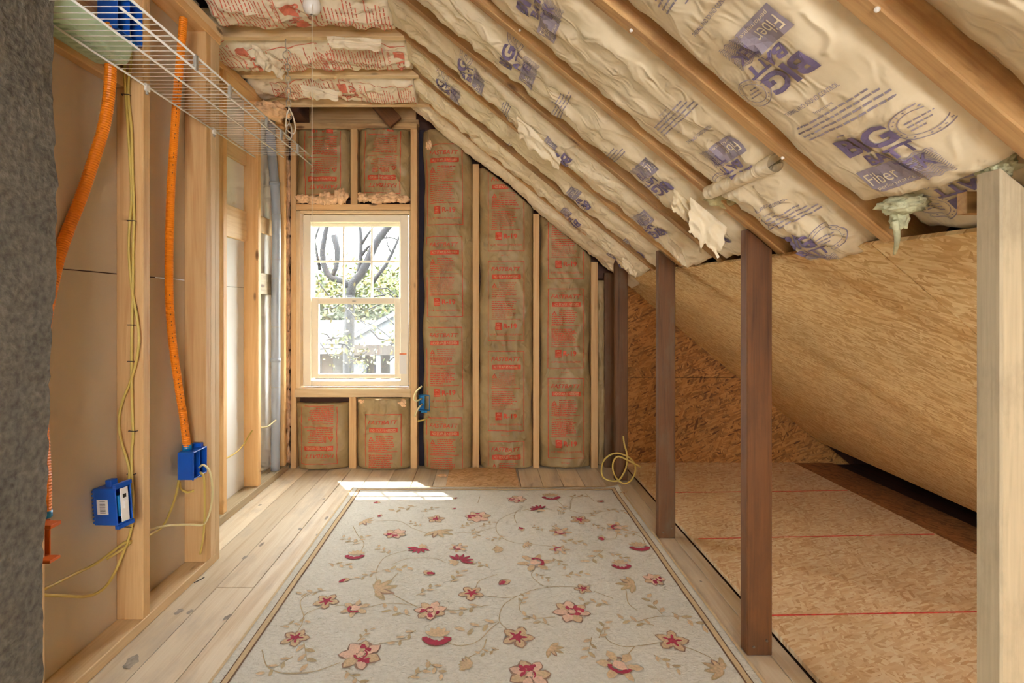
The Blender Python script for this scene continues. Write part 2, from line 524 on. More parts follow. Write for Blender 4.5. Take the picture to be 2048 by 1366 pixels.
def conform(polys, fn, name, mat, parent, maxlen=0.02, keep=None):
    bm = bmesh.new()
    for p in polys:
        vs = [bm.verts.new((x, y, 0)) for x, y in p]
        try: bm.faces.new(vs)
        except ValueError: pass
    bmesh.ops.triangulate(bm, faces=list(bm.faces))
    for _ in range(5):
        es = [e for e in bm.edges if e.calc_length() > maxlen]
        if not es: break
        bmesh.ops.subdivide_edges(bm, edges=es, cuts=1)
        bmesh.ops.triangulate(bm, faces=list(bm.faces))
    if keep:
        bad = [f for f in bm.faces if not all(keep(v.co.x, v.co.y) for v in f.verts)]
        bmesh.ops.delete(bm, geom=bad, context='FACES')
        if not bm.faces:
            bm.free(); return None
    for v in bm.verts:
        v.co = fn(v.co.x, v.co.y)
    me = bpy.data.meshes.new(name)
    bm.to_mesh(me); bm.free()
    o = link(name, me, mat, parent)
    o['kind'] = 'stuff'
    return o

class Batt:
    """paper-faced insulation: u runs along the batt, v across it, N faces the room"""
    def __init__(s, name, label, group, O, U, V, N, L, W, mat, seed, recess=0.075, bulge=0.004, wr=0.006, wav=0.016, top=None, pw=2.4, sag=0.0, core='fiberglass', parts=True, edge=0.0, nu=None, nv=None, taper=0.0):
        s.O, s.U, s.V, s.N, s.L, s.W = Vector(O), Vector(U).normalized(), Vector(V).normalized(), Vector(N).normalized(), L, W
        s.seed, s.recess, s.bulge, s.wr, s.wav, s.top, s.pw, s.sag, s.taper = seed, recess, bulge, wr, wav, top, pw, sag, taper
        s.root = thing(name, label, 'insulation', group)
        nu = nu or max(8, int(L / 0.014)); nv = nv or max(6, int(W / 0.013))
        vs, fs = [], []
        for i in range(nu + 1):
            for j in range(nv + 1):
                t = j / nv
                u0 = top(t * W) if top else 0.0
                u = u0 + (L - u0) * i / nu
                v = t * W
                vs.append(s.at(u, v, edge=True))
        for i in range(nu):
            for j in range(nv):
                a = i * (nv + 1) + j
                fs.append((a, a + 1, a + nv + 2, a + nv + 1))
        # rim folded back
        rim = [j for j in range(nv + 1)] + [i * (nv + 1) + nv for i in range(1, nu + 1)] + [nu * (nv + 1) + j for j in range(nv - 1, -1, -1)] + [i * (nv + 1) for i in range(nu - 1, 0, -1)]
        b0 = len(vs)
        for k in rim:
            vs.append(vs[k] - s.N * 0.05)
        for k in range(len(rim)):
            k2 = (k + 1) % len(rim)
            fs.append((rim[k], b0 + k, b0 + k2, rim[k2]))
        me = mesh(vs, fs, 'kraft_facing', True)
        # outward normals
        if (me.polygons[0].normal.dot(s.N)) < 0:
            me.flip_normals()
        s.face = link('kraft_facing', me, mat, s.root)
        if core:
            m = 0.012
            u0 = max(top(0), top(W)) if top else 0
            a = s.O + s.U * (u0 + m) + s.V * (W / 2) - s.N * (recess + 0.045)
            b = s.O + s.U * (L - m) + s.V * (W / 2) - s.N * (recess + 0.045)
            beam('fiberglass_core', a, b, W - 2 * m, 0.05, core, s.root, up=s.N)
        s.sgn = 1.0 if s.V.cross(-s.U).dot(s.N) > 0 else -1.0
    def h(s, u, v):
        t = 2 * v / s.W - 1
        t = max(-1, min(1, t))
        e = (1 - abs(t) ** s.pw)
        k = e ** 0.7 if e > 0 else 0
        sd = s.seed * 13.7
        r1 = 1 - abs(nz(u * 5 + v * 4, v * 9 - u * 2, sd)) * 2
        r2 = 1 - abs(nz(u * 13 - v * 5, v * 17 + u * 4, sd + 5)) * 2
        lo = nz(u * 2.2, v * 2.0, sd + 9)
        h = -s.recess + (s.recess + s.bulge) * k + k ** 0.5 * s.wr * (1.5 * r1 * abs(r1) + 1.0 * r2 + 2.0 * lo)
        if s.sag:
            h += s.sag * k * (0.5 + 0.5 * math.sin(u * 3.1 + s.seed))
        return h
    def at(s, u, v, off=0.0, edge=False):
        hh = s.h(u, v)
        t = 2 * v / s.W - 1
        dv = 0.0
        if edge:
            dv = s.wav * nz(u * 4, 3.3 if t > 0 else 7.7, s.seed * 3.1) * abs(t) ** 3 * 2
        du = 0.0
        return s.O + s.U * (u + du) + s.V * (v + dv) + s.N * (hh + off)
    def print(s, sheet, cu, cv, flip=False, tilt=0.0, sc=1.0):
        k = -1 if flip else 1
        ct, st = math.cos(tilt) * sc, math.sin(tilt) * sc
        lo, hi = 0.004, s.W - 0.004
        def uv(x, y):
            x, y = x * ct - y * st, x * st + y * ct
            return cu - k * y, cv + k * s.sgn * x
        def keep(x, y):
            u, v = uv(x, y)
            return lo < v < hi and (s.top(v) if s.top else 0) + 0.004 < u < s.L - 0.004
        for i, (ink, polys) in enumerate(sheet.polys.items()):
            off = 0.0026 + (0.0012 if ink.startswith('ink_kraft') or ink == 'ink_purple_dark' else 0)
            nm = {'ink_red': 'red_print', 'ink_red_pale': 'red_print', 'ink_purple': 'purple_print', 'ink_purple_dark': 'purple_lettering', 'ink_kraft': 'pale_lettering', 'ink_kraft_red': 'pale_lettering'}[ink]
            conform(polys, lambda x, y: s.at(*uv(x, y), off), nm, ink, s.root, 0.02 / sc, keep)

# --- print layouts
def r19_sheet(seed, big='R-19', title='FASTBATT'):
    rng = random.Random(seed)
    s = Sheet2D(); R = 'ink_red'
    k = 1 / 285.0
    W2, H = 36 * k, 159 * k
    yy = lambda p: (H / 2 - p * k)
    s.frame(R, -W2, W2, -H / 2, H / 2, 0.0045)
    s.text(R, 'OWENS CORNING', -0.035, yy(8), 0.055, 0.006, 0.0)
    s.text(R, title, -0.002, yy(16), 0.205, 0.028, 0.012, 0.3)
    s.rect(R, -0.098, 0.102, yy(36), yy(27))
    s.text('ink_kraft_red', 'NO STAPLES NEEDED', 0.002, yy(31.5), 0.175, 0.018, 0.012)
    # warning triangle
    cx, cy, r = -0.082, yy(50), 0.021
    T = [(cx + r * math.cos(a), cy + r * math.sin(a)) for a in (math.pi / 2, math.pi * 7 / 6, math.pi * 11 / 6)]
    t = [(cx + r * .45 * math.cos(a), cy + r * .45 * math.sin(a)) for a in (math.pi / 2, math.pi * 7 / 6, math.pi * 11 / 6)]
    for i in range(3):
        j = (i + 1) % 3
        s.poly(R, [T[i], T[j], t[j], t[i]])
    s.lines(R, -0.1, 0.085, yy(43), 8, 0.0135, 0.0055, rng, indent=(3, -0.05))
    s.rect(R, -0.105, 0.1, yy(74.6), yy(73.5))
    s.lines(R, -0.1, 0.075, yy(80), 9, 0.0135, 0.0055, rng)
    s.rect(R, -0.105, 0.1, yy(116.2), yy(115))
    s.rect(R, -0.075, -0.03, yy(137), yy(122))
    s.rect('ink_kraft_red', -0.071, -0.034, yy(131.6), yy(131))
    s.rect('ink_kraft_red', -0.071, -0.034, yy(134.4), yy(133.8))
    s.ring('ink_kraft_red', -0.053, yy(127), 0.012, 0.008, 0.0022, 12, 0.2, 2.9)
    s.text(R, big, 0.028, yy(129.5), 0.092, 0.036, 0.03)
    s.text(R, '6 1/4" FIBERGLAS INSULATION', 0.0, yy(146), 0.215, 0.013, 0.012)
    s.text(R, 'SELECT BATT', -0.005, yy(167), 0.06, 0.008, 0.008)
    return s
R19_STEP = 179 / 285.0

def ceiling_sheet(seed):
    rng = random.Random(seed)
    s = Sheet2D(); R = 'ink_red_pale'
    s.frame(R, -0.14, 0.14, -0.27, 0.27, 0.004)
    s.rect(R, -0.09, -0.03, 0.16, 0.22)
    s.text(R, 'R-30', 0.05, 0.19, 0.10, 0.05, 0.03)
    s.text(R, '9" FIBERGLAS INSULATION', 0.0, 0.13, 0.24, 0.016, 0.012)
    s.rect(R, -0.12, 0.12, 0.1, 0.105)
    s.lines(R, -0.11, 0.11, 0.08, 11, 0.0165, 0.005, rng)
    s.rect(R, -0.12, 0.12, -0.115, -0.11)
    s.lines(R, -0.11, 0.11, -0.125, 6, 0.0165, 0.005, rng)
    s.text(R, 'FASTBATT', 0.0, -0.245, 0.2, 0.03, 0.012, 0.3)
    return s

def big_sheet(seed):
    rng = random.Random(seed)
    s = Sheet2D(); A, Bk, K = 'ink_purple', 'ink_purple_dark', 'ink_kraft'
    # logo block with wavy right half
    s.rect(A, -0.150, 0.02, -0.125, -0.018)
    n = 17
    for i in range(n):
        y = -0.125 + 0.107 * (i + 0.15) / n
        pts = [(0.02 + 0.125 * j / 16, y + 0.0045 * math.sin(j * 1.15 + i * 0.25)) for j in range(17)]
        for j in range(16):
            th = 0.0042 * (1 - 0.5 * j / 16)
            (xa, ya), (xb, yb) = pts[j], pts[j + 1]
            s.poly(A, [(xa, ya), (xb, yb), (xb, yb + th), (xa, ya + th)])
    s.text(K, 'Fiber', -0.080, -0.064, 0.115, 0.052, -0.004)
    s.text(K, 'performance', -0.060, -0.108, 0.14, 0.020, 0.0)
    s.text(Bk, 'TEK', 0.062, -0.055, 0.125, 0.052, 0.012)
    s.text(Bk, 'BIG', 0.0, 0.088, 0.225, 0.085, 0.035)
    s.text(Bk, 'BATT', 0.03, 0.012, 0.195, 0.046, 0.035)
    # oval stamp
    s.ring(A, 0.19, 0.072, 0.088, 0.062, 0.0036, 30)
    s.ring(A, 0.19, 0.072, 0.066, 0.045, 0.003, 26)
    for i in range(22):
        a = 2 * math.pi * i / 22
        x, y = 0.19 + math.cos(a) * 0.076, 0.072 + math.sin(a) * 0.052
        if i % 5: s.rect(A, x - 0.003, x + 0.003, y - 0.002, y + 0.002)
    s.lines(A, 0.15, 0.235, 0.088, 3, 0.014, 0.005, rng)
    return s

def fine_sheet(seed):
    rng = random.Random(seed)
    s = Sheet2D(); A = 'ink_purple'
    s.text(A, 'Important', -0.0, 0.062, 0.065, 0.012, 0.004)
    for k in range(4):
        x = -0.15 + rng.random() * 0.02; end = 0.15 - rng.random() * 0.03
        while x < end:
            wl = 0.010 + rng.random() * 0.02
            s.rect(A, x, x + wl, 0.042 - k * 0.016, 0.0475 - k * 0.016)
            x += wl + 0.004
    s.rect(A, -0.05, -0.02, -0.032, -0.028)
    return s

def control_sheet():
    s = Sheet2D()
    s.text('ink_purple', 'THERMAL AND SOUND CONTROL', 0, 0, 0.25, 0.016, 0.012)
    return s

# ------------------------------------------------------------------ geometry of the room
SL = 0.825                                  # rafter slope dz/dx
def roof_z(x, Y):                           # underside of the rafters
    return 1.39 + 0.03 * (Y - 1.67) - SL * (x - 0.85)
def roof_x(z, Y):
    return 0.85 + (1.39 + 0.03 * (Y - 1.67) - z) / SL
RU = Vector((1, 0, -SL)).normalized()       # down the slope
RV = Vector((0, 1, 0.03)).normalized()
RN = Vector((-SL, 0.03, -1)).normalized()   # into the room
def on_roof(px, py):                        # sight line through a photo point meets the rafter plane
    a, b = (px - CX) / F, (CY - py) / F
    D = (1.39 - 0.03 * 1.67 + SL * 0.85 - CH) / (b - 0.03 + SL * a)
    return Vector((a * D, D, CH + b * D))
BW = 3.615                                  # room face of the back wall studs
def bx(px, D=BW): return (px - CX) / F * D
def bz(py, D=BW): return CH - (py - CY) / F * D
ZJ = 2.44                                   # underside of ceiling joists

# ---- floor
floor = structure('floor')
x = -1.52
rng = random.Random(3)
while x < 0.985:
    wd = 0.128 + rng.random() * 0.03
    x1 = min(x + wd, 0.992)
    if 0.992 - x1 < 0.05: x1 = 0.992
    cut = [-1.9]
    yb = rng.uniform(0.2, 3.0)
    cut += [yb, 3.70] if rng.random() < 0.45 else [3.70]
    for a, b in zip(cut[:-1], cut[1:]):
        block('plank', x + 0.0012, x1 - 0.0012, a + 0.001, b - 0.001, -0.022 - rng.random() * 0.001, -rng.random() * 0.0012, 'floor', floor, 1, 0.0015)
    x = x1
block('subfloor', -1.6, 2.9, -2.0, 3.8, -0.10, -0.024, 'dark_wood', floor, 1, 0)
pa = block('osb_panel', 1.002, 2.222, 1.27, 3.705, -0.004, 0.014, 'osb_floor', floor, 0, 0.001)
pb = block('osb_panel', 1.002, 2.222, -1.17, 1.266, -0.004, 0.014, 'osb_floor', floor, 0, 0.001)
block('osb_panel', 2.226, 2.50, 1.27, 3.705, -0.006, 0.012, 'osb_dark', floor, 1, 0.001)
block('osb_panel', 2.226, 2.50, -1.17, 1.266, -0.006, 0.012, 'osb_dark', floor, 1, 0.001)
for Y0, Y1 in ((3.10, 3.14), (2.485, 2.535), (1.866, 1.90)):
    beam('chalk_line', (1.03, Y0, 0.0144), (2.21, Y1, 0.0144), 0.007, 0.0008, 'red_line', floor, bev=0)

# ---- left wall: nearer framing stands further into the room than the far part
wl = structure('wall_left')
XN0, XN1, XF0, XF1 = -1.289, -1.195, -1.461, -1.372
block('drywall_panel', XN0 - 0.0125, XN0, -1.9, 2.325, 0.0, 1.246, 'drywall_near', wl, 1, 0.001)
block('drywall_panel', XN0 - 0.0125, XN0, -1.9, 2.325, 1.250, 2.50, 'drywall_near', wl, 1, 0.001)
block('drywall_panel', XF0 - 0.0125, XF0, 2.30, 3.72, 0.0, 1.248, 'drywall_far', wl, 1, 0.001)
block('drywall_panel', XF0 - 0.0125, XF0, 2.30, 3.72, 1.2505, 2.50, 'drywall_far', wl, 1, 0.001)
block('return_board', XF0 - 0.012, XN0 - 0.0126, 2.312, 2.325, 0, 2.5, 'drywall_far', wl, 2, 0.001)
block('bottom_plate', XN0, XN1, 1.30, 2.285, 0.0, 0.038, 'pine_pale', wl, 1)
block('bottom_plate', XF0, XF1 + 0.004, 2.325, 3.60, 0.0, 0.045, 'grey_wood', wl, 1)
block('top_plate', XN0, XN1, -1.9, 2.33, 2.315, 2.352, 'pine', wl, 1)
block('top_plate', XN0, XN1, -1.9, 2.35, 2.353, 2.390, 'pine_pale', wl, 1)
block('top_plate', XF0, XF1, 2.33, 3.615, 2.38, 2.43, 'pine', wl, 1)
block('stud', XN0, XN1, 1.362, 1.400, 0.038, 2.315, 'pine_pale', wl)
block('stud', XN0, XN1, 1.800, 1.838, 0.038, 2.315, 'pine', wl)
block('stud', XN0, XN1, 2.207, 2.245, 0.038, 2.315, 'pine', wl)
block('stud', XN0, XN1, 2.2455, 2.2835, 0.038, 2.315, 'pine_pale', wl)
block('stud', XN0, XN1 - 0.001, 2.284, 2.322, 0.0, 2.315, 'pine_pale', wl)
block('stud', XF0, XF1, 2.700, 2.738, 0.045, 2.38, 'pine', wl)
block('stud', XF0, XF1, 3.116, 3.154, 0.045, 2.38, 'pine', wl)
block('stud', XF0, XF1, 3.520, 3.558, 0.045, 2.38, 'pine', wl)
block('header_board', XN0, XN0 + 0.036, 1.41, 1.799, 1.895, 1.96, 'pine', wl, 1)
block('header_board', XN0, XN0 + 0.030, 1.41, 1.799, 2.06, 2.314, 'rafter', wl, 1)
block('nailing_block', XF0, XF0 + 0.021, 2.742, 3.112, 1.528, 1.708, 'pine_pale', wl, 1)
block('nailing_block', XF0, XF0 + 0.021, 2.742, 3.112, 1.985, 2.085, 'pine_pale', wl, 1)
block('nailing_block', XF0, XF0 + 0.021, 3.158, 3.49, 1.615, 1.72, 'pine_pale', wl, 1)
block('nailing_block', XF0, XF0 + 0.034, 3.158, 3.50, 1.215, 1.350, 'grey_wood', wl, 1)

# ---- back wall
wb = structure('wall_back')
YS = BW + 0.09                                # inner face of the sheathing
wx0, wx1, wz0, wz1 = bx(592), bx(820), bz(777), bz(420)
def sheath(x0, x1, z0, z1, mat='dark_wood'):
    block('sheathing_board', x0, x1, YS, YS + 0.022, z0, z1, mat, wb, 0, 0.001)
zz = 0.0
while zz < 2.75:
    z1 = min(zz + 0.19, 2.8)
    if z1 <= wz0 or zz >= wz1:
        sheath(-1.6, 1.0, zz + 0.001, z1 - 0.001)
    else:
        sheath(-1.6, wx0, zz + 0.001, z1 - 0.001)
        sheath(wx1, 1.0, zz + 0.001, z1 - 0.001)
        if zz < wz0: sheath(wx0, wx1, zz + 0.001, wz0)
        if z1 > wz1: sheath(wx0, wx1, wz1, z1 - 0.001)
    zz = z1
def bstud(name, p0, p1, q0, q1, mat='pine', dy=0.0, dep=0.088, axis=None):
    return block(name, bx(p0), bx(p1), BW + dy, BW + dy + dep, bz(q1), bz(q0), mat, wb, axis)
bstud('stud', 556, 568, 245, 937)
bstud('stud', 581, 592, 258, 937)
bstud('stud', 821, 834, 258, 937)
bstud('header', 592.3, 820.7, 408, 420, 'pine', 0, 0.088)
bstud('window_sill', 590, 822, 777, 794, 'pine_pale', -0.012, 0.10)
bstud('cripple_stud', 701, 715, 258, 408, 'pine')
bstud('cripple_stud', 698, 712, 794, 937, 'pine')
bstud('top_plate', 580, 834, 246, 258, 'rafter', -0.006, 0.095)
bstud('top_plate', 580, 836, 236, 246, 'pine', 0.03, 0.06)
block('blocking_board', bx(590), bx(830), BW + 0.05, BW + 0.075, 2.455, 2.60, 'pine', wb, 0)
for a, b in ((945, 958), (1066.5, 1079), (1182.5, 1196)):
    xm = bx((a + b) / 2)
    block('stud', bx(a), bx(b), BW + 0.002, BW + 0.088, 0.0, roof_z(xm, 3.63) - 0.065, 'pine', wb)
block('dark_strip', bx(836), bx(848), BW + 0.065, BW + 0.089, 0.0, 2.4, 'navy', wb)
block('old_plank', bx(1210), bx(1229), BW + 0.02, BW + 0.045, 0.0, roof_z(bx(1220), 3.6) - 0.05, 'post_old', wb)
# osb over the triangular knee space
def tri_panel(name, pts, y0, y1, mat, parent):
    bm = bmesh.new()
    a = [bm.verts.new((p[0], y0, p[1])) for p in pts]
    f = bm.faces.new(a)
    r = bmesh.ops.extrude_face_region(bm, geom=[f])
    for v in r['geom']:
        if isinstance(v, bmesh.types.BMVert): v.co.y = y1
    bmesh.ops.recalc_face_normals(bm, faces=list(bm.faces))
    # local XY plane of the material = wall plane
    mt = Matrix.Rotation(math.radians(90), 4, 'X')
    inv = mt.inverted()
    for v in bm.verts: v.co = inv @ v.co
    me = bpy.data.meshes.new(name); bm.to_mesh(me); bm.free()
    o = link(name, me, mat, parent)
    o.matrix_local = mt
    return o
zs = 0.626
xr = roof_x(zs, 3.71)
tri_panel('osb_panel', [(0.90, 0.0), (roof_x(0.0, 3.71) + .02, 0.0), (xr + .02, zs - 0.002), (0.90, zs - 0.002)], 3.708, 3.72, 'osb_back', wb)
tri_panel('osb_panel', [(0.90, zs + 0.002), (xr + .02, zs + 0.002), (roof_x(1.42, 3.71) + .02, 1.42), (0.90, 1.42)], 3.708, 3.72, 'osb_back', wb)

# ---- window
win = structure('window_1')
def wbox(name, p0, p1, q0, q1, y0, y1, mat='white_vinyl', parent=win, bev=0.003):
    return block(name, bx(p0, y0), bx(p1, y0), y0, y1, bz(q1, y0), bz(q0, y0), mat, parent, None, bev)
yw = 3.64
# wooden jamb lining
wbox('jamb', 592, 600, 421, 777, BW + 0.001, BW + 0.10, 'pine_pale')
wbox('jamb', 818, 821, 421, 777, BW + 0.001, BW + 0.10, 'pine_pale')
wbox('head_lining', 600, 818, 421, 427, BW + 0.001, BW + 0.10, 'pine_pale')
fx0, fx1, fz1, fz0 = bx(606, yw), bx(816, yw), bz(430, yw), bz(772, yw)
def frame_piece(name, x0, x1, z0, z1, y0, y1, parent=win):
    return block(name, x0, x1, y0, y1, z0, z1, 'white_vinyl', parent, None, 0.003)
t = 0.055
frame_piece('frame_side', fx0, fx0 + t, fz0, fz1, yw, yw + 0.10)
frame_piece('frame_side', fx1 - t, fx1, fz0, fz1, yw, yw + 0.10)
frame_piece('frame_head', fx0 + t, fx1 - t, fz1 - 0.05, fz1, yw, yw + 0.10)
frame_piece('frame_foot', fx0 + t, fx1 - t, fz0, fz0 + 0.035, yw, yw + 0.10)
# upper sash (outer track)
ys = 3.70
us = bpy.data.objects.new('upper_sash', None); COL.objects.link(us); us.parent = win
ux0, ux1, uz1, uz0 = bx(626, ys), bx(798, ys), bz(453, ys), bz(596, ys)
frame_piece('stile', fx0 + t, ux0, uz0 - 0.04, fz1 - 0.05, ys, ys + 0.03, us)
frame_piece('stile', ux1, fx1 - t, uz0 - 0.04, fz1 - 0.05, ys, ys + 0.03, us)
frame_piece('rail', ux0, ux1, uz1, fz1 - 0.05, ys, ys + 0.03, us)
frame_piece('rail', ux0, ux1, uz0 - 0.04, uz0, ys, ys + 0.03, us)
block('pane', ux0, ux1, ys + 0.013, ys + 0.017, uz0, uz1, 'glass', us, 0, 0)
for px in (686.5, 743):
    block('muntin', bx(px, ys) - 0.007, bx(px, ys) + 0.007, ys + 0.006, ys + 0.024, uz0, uz1, 'white_vinyl', us, 2, 0.002)
for a, b in ((ux0, bx(686.5, ys) - 0.007), (bx(686.5, ys) + 0.007, bx(743, ys) - 0.007), (bx(743, ys) + 0.007, ux1)):
    block('muntin', a, b, ys + 0.006, ys + 0.024, bz(523, ys) - 0.007, bz(523, ys) + 0.007, 'white_vinyl', us, 0, 0.002)
# lower sash (inner track)
yl = 3.662
ls = bpy.data.objects.new('lower_sash', None); COL.objects.link(ls); ls.parent = win
lx0, lx1, lz1, lz0 = bx(637, yl), bx(789, yl), bz(608, yl), bz(748, yl)
frame_piece('stile', fx0 + t - 0.012, lx0, lz0 - 0.03, lz1 + 0.045, yl, yl + 0.032, ls)
frame_piece('stile', lx1, fx1 - t + 0.012, lz0 - 0.03, lz1 + 0.045, yl, yl + 0.032, ls)
frame_piece('rail', lx0, lx1, lz1, lz1 + 0.045, yl, yl + 0.032, ls)
frame_piece('rail', lx0, lx1, lz0 - 0.03, lz0, yl, yl + 0.032, ls)
block('pane', lx0, lx1, yl + 0.013, yl + 0.017, lz0, lz1, 'glass_hazy', ls, 0, 0)
block('latch', bx(705, yl), bx(712, yl), yl - 0.008, yl + 0.002, bz(604, yl), bz(601, yl), 'steel', ls, 0, 0.001)
block('orange_sticker', bx(799, yw), bx(813, yw), yw - 0.001, yw, bz(709, yw), bz(706.5, yw), 'orange_box', win, 0, 0)
block('paper_sticker', bx(799, yw), bx(813, yw), yw - 0.0008, yw, bz(748, yw), bz(709, yw), 'label_white', win, 2, 0)

# ---- rafters, joists, roof deck
ceil = structure('ceiling')
RF = [0.40, 0.82, 1.245, 1.685, 2.11, 2.53, 2.95, 3.37]       # far edge of each rafter
for i, Y in enumerate(RF):
    Yt = Y - (0.04 if i < 2 else 0.0)
    xb = 1.02
    dy = -0.02
    a = Vector((-0.72, Yt + dy, roof_z(-0.72, Yt))) - RN * 0.07
    b = Vector((xb, Y + dy, roof_z(xb, Y))) - RN * 0.07
    beam('rafter', a, b, 0.04, 0.14, 'rafter', ceil, up=-RN)
for Y in (-0.85, -0.42, 0.0):
    a = Vector((-0.72, Y, roof_z(-0.72, Y))) - RN * 0.07
    b = Vector((1.02, Y, roof_z(1.02, Y))) - RN * 0.07
    beam('rafter', a, b, 0.04, 0.14, 'rafter', ceil, up=-RN)
for Y in (0.85, 1.27, 1.69, 2.11, 2.53, 2.95, 3.37):
    block('ceiling_joist', -1.26 if Y < 2.4 else -1.455, -0.36, Y - 0.04, Y, ZJ, ZJ + 0.14, 'pine_pale', ceil, 0)
# diagonal rafter end seen in the open bay by the window
beam('rafter', P(770, 205, 3.48) + Vector((-0.25, 0, 0.22)), P(792, 246, 3.52), 0.038, 0.10, 'post', ceil)
block('blocking', bx(573, 3.42), bx(600, 3.42), 3.40, 3.60, 2.42, 2.56, 'dark_wood', ceil, 1)
for px, py in ((1755, 18), (1263, 60), (1566, 315), (1040, 60)):
    lathe_c = on_roof(px, py) + RN * 0.001
    bm = bmesh.new(); bmesh.ops.create_uvsphere(bm, u_segments=8, v_segments=6, radius=0.0045)
    me = bpy.data.meshes.new('screw_head'); bm.to_mesh(me); bm.free()
    link('screw_head', me, 'label_white', ceil).location = lathe_c
# roof deck and attic lid
def slab(name, pts, th, mat, parent):
    n = (pts[1] - pts[0]).cross(pts[2] - pts[0]).normalized()
    v = list(pts) + [p + n * th for p in pts]
    k = len(pts)
    f = [tuple(range(k)), tuple(reversed(range(k, 2 * k)))] + [(i, k + i, k + (i + 1) % k, (i + 1) % k) for i in range(k)]
    return link(name, mesh(v, f, name), mat, parent)
def rp(x, Y, off): return Vector((x, Y, roof_z(x, Y))) - RN * off
slab('roof_deck', [rp(-0.9, -2.0, 0.165), rp(-0.9, 3.80, 0.165), rp(2.85, 3.80, 0.165), rp(2.85, -2.0, 0.165)], 0.02, 'dark_wood', ceil)
slab('attic_lid', [Vector((-1.7, -2.0, 2.66)), Vector((-1.7, 3.80, 2.66)), Vector((-0.55, 3.80, 2.66)), Vector((-0.55, -2.0, 2.66))], 0.02, 'felt', ceil)
slab('attic_side', [Vector((-1.7, -2.0, 2.40)), Vector((-1.7, 3.8, 2.40)), Vector((-1.7, 3.8, 2.66)), Vector((-1.7, -2.0, 2.66))], 0.02, 'felt', ceil)

# ---- right wall: osb sheets on the lower slope
wr = structure('wall_right')
def slope_sheet(x0, x1, Y0, Y1, seed):
    nx, ny = 24, 30
    X = RU.copy(); Yv = RV.copy(); Z = -RN
    Yv = (Yv - X * Yv.dot(X)).normalized(); Z = X.cross(Yv)
    o0 = Vector(((x0 + x1) / 2, (Y0 + Y1) / 2, roof_z((x0 + x1) / 2, (Y0 + Y1) / 2)))
    mt = Matrix((Yv, -X, Z)).transposed().to_4x4(); mt.translation = o0   # strands run along the sheet
    inv = mt.inverted()
    vs, fs = [], []
    for layer in (0, 1):
        for i in range(nx + 1):
            for j in range(ny + 1):
                xx = x0 + (x1 - x0) * i / nx; yy = Y0 + (Y1 - Y0) * j / ny
                s = math.sin(math.pi * i / nx)
                off = 0.006 + 0.014 * s * (0.7 + 0.3 * math.sin(yy * 2.1)) - 0.012 * layer
                vs.append(inv @ (Vector((xx, yy, roof_z(xx, yy))) + RN * off))
    n1 = (nx + 1) * (ny + 1)
    for i in range(nx):
        for j in range(ny):
            a = i * (ny + 1) + j
            q = (a, a + 1, a + ny + 2, a + ny + 1)
            fs.append(q); fs.append(tuple(n1 + k for k in reversed(q)))
    for i in range(nx):
        for j in (0, ny):
            a = i * (ny + 1) + j; b = a + ny + 1
            fs.append((a, b, b + n1, a + n1))
    for j in range(ny):
        for i in (0, nx):
            a = i * (ny + 1) + j; b = a + 1
            fs.append((a, b, b + n1, a + n1))
    me = mesh(vs, fs, 'osb_panel', False)
    bm = bmesh.new(); bm.from_mesh(me); bmesh.ops.recalc_face_normals(bm, faces=list(bm.faces)); bm.to_mesh(me); bm.free()
    o = link('osb_panel', me, 'osb_slope', wr)
    o.matrix_local = mt
slope_sheet(0.957, 2.40, 1.272, 3.70, 0.3)
slope_sheet(0.957, 2.40, -1.17, 1.268, 1.7)
slope_sheet(0.957, 2.40, -2.0, -1.173, 1.1)
# outer skin of the house, so that daylight only enters by the windows
block('outer_siding', -1.9, wx0 - 0.001, 3.80, 3.83, -0.1, 2.9, 'dark_wood', wb, 2, 0)
block('outer_siding', wx1 + 0.001, 3.1, 3.80, 3.83, -0.1, 2.9, 'dark_wood', wb, 2, 0)
block('outer_siding', wx0, wx1, 3.80, 3.83, wz1, 2.9, 'dark_wood', wb, 0, 0)
block('outer_siding', wx0, wx1, 3.80, 3.83, -0.1, wz0 - 0.02, 'dark_wood', wb, 0, 0)
for a_, b_ in ((wx0 - 0.012, wx0 - 0.001), (wx1 + 0.001, wx1 + 0.012)):
    block('window_casing', a_, b_, YS - 0.0, 3.80, wz0 - 0.02, wz1, 'dark_wood', wb, 2, 0)
block('outer_siding', -7.0, 7.0, 3.84, 3.90, -3.0, -0.1, 'dark_wood', wb, 0, 0)
block('outer_siding', -7.0, -1.901, 3.84, 3.90, -0.1, 3.0, 'dark_wood', wb, 0, 0)
block('outer_siding', 3.101, 7.0, 3.84, 3.90, -0.1, 3.0, 'dark_wood', wb, 0, 0)
block('outer_siding', -5.0, 5.0, 3.84, 3.90, 3.0, 5.0, 'dark_wood', wb, 0, 0)
block('outer_siding', -1.80, -1.77, -2.0, 3.83, -0.1, 2.9, 'dark_wood', wl, 1, 0)
block('outer_siding', 2.86, 2.9, -2.0, 3.83, -0.1, 0.4, 'dark_wood', wr, 1, 0)
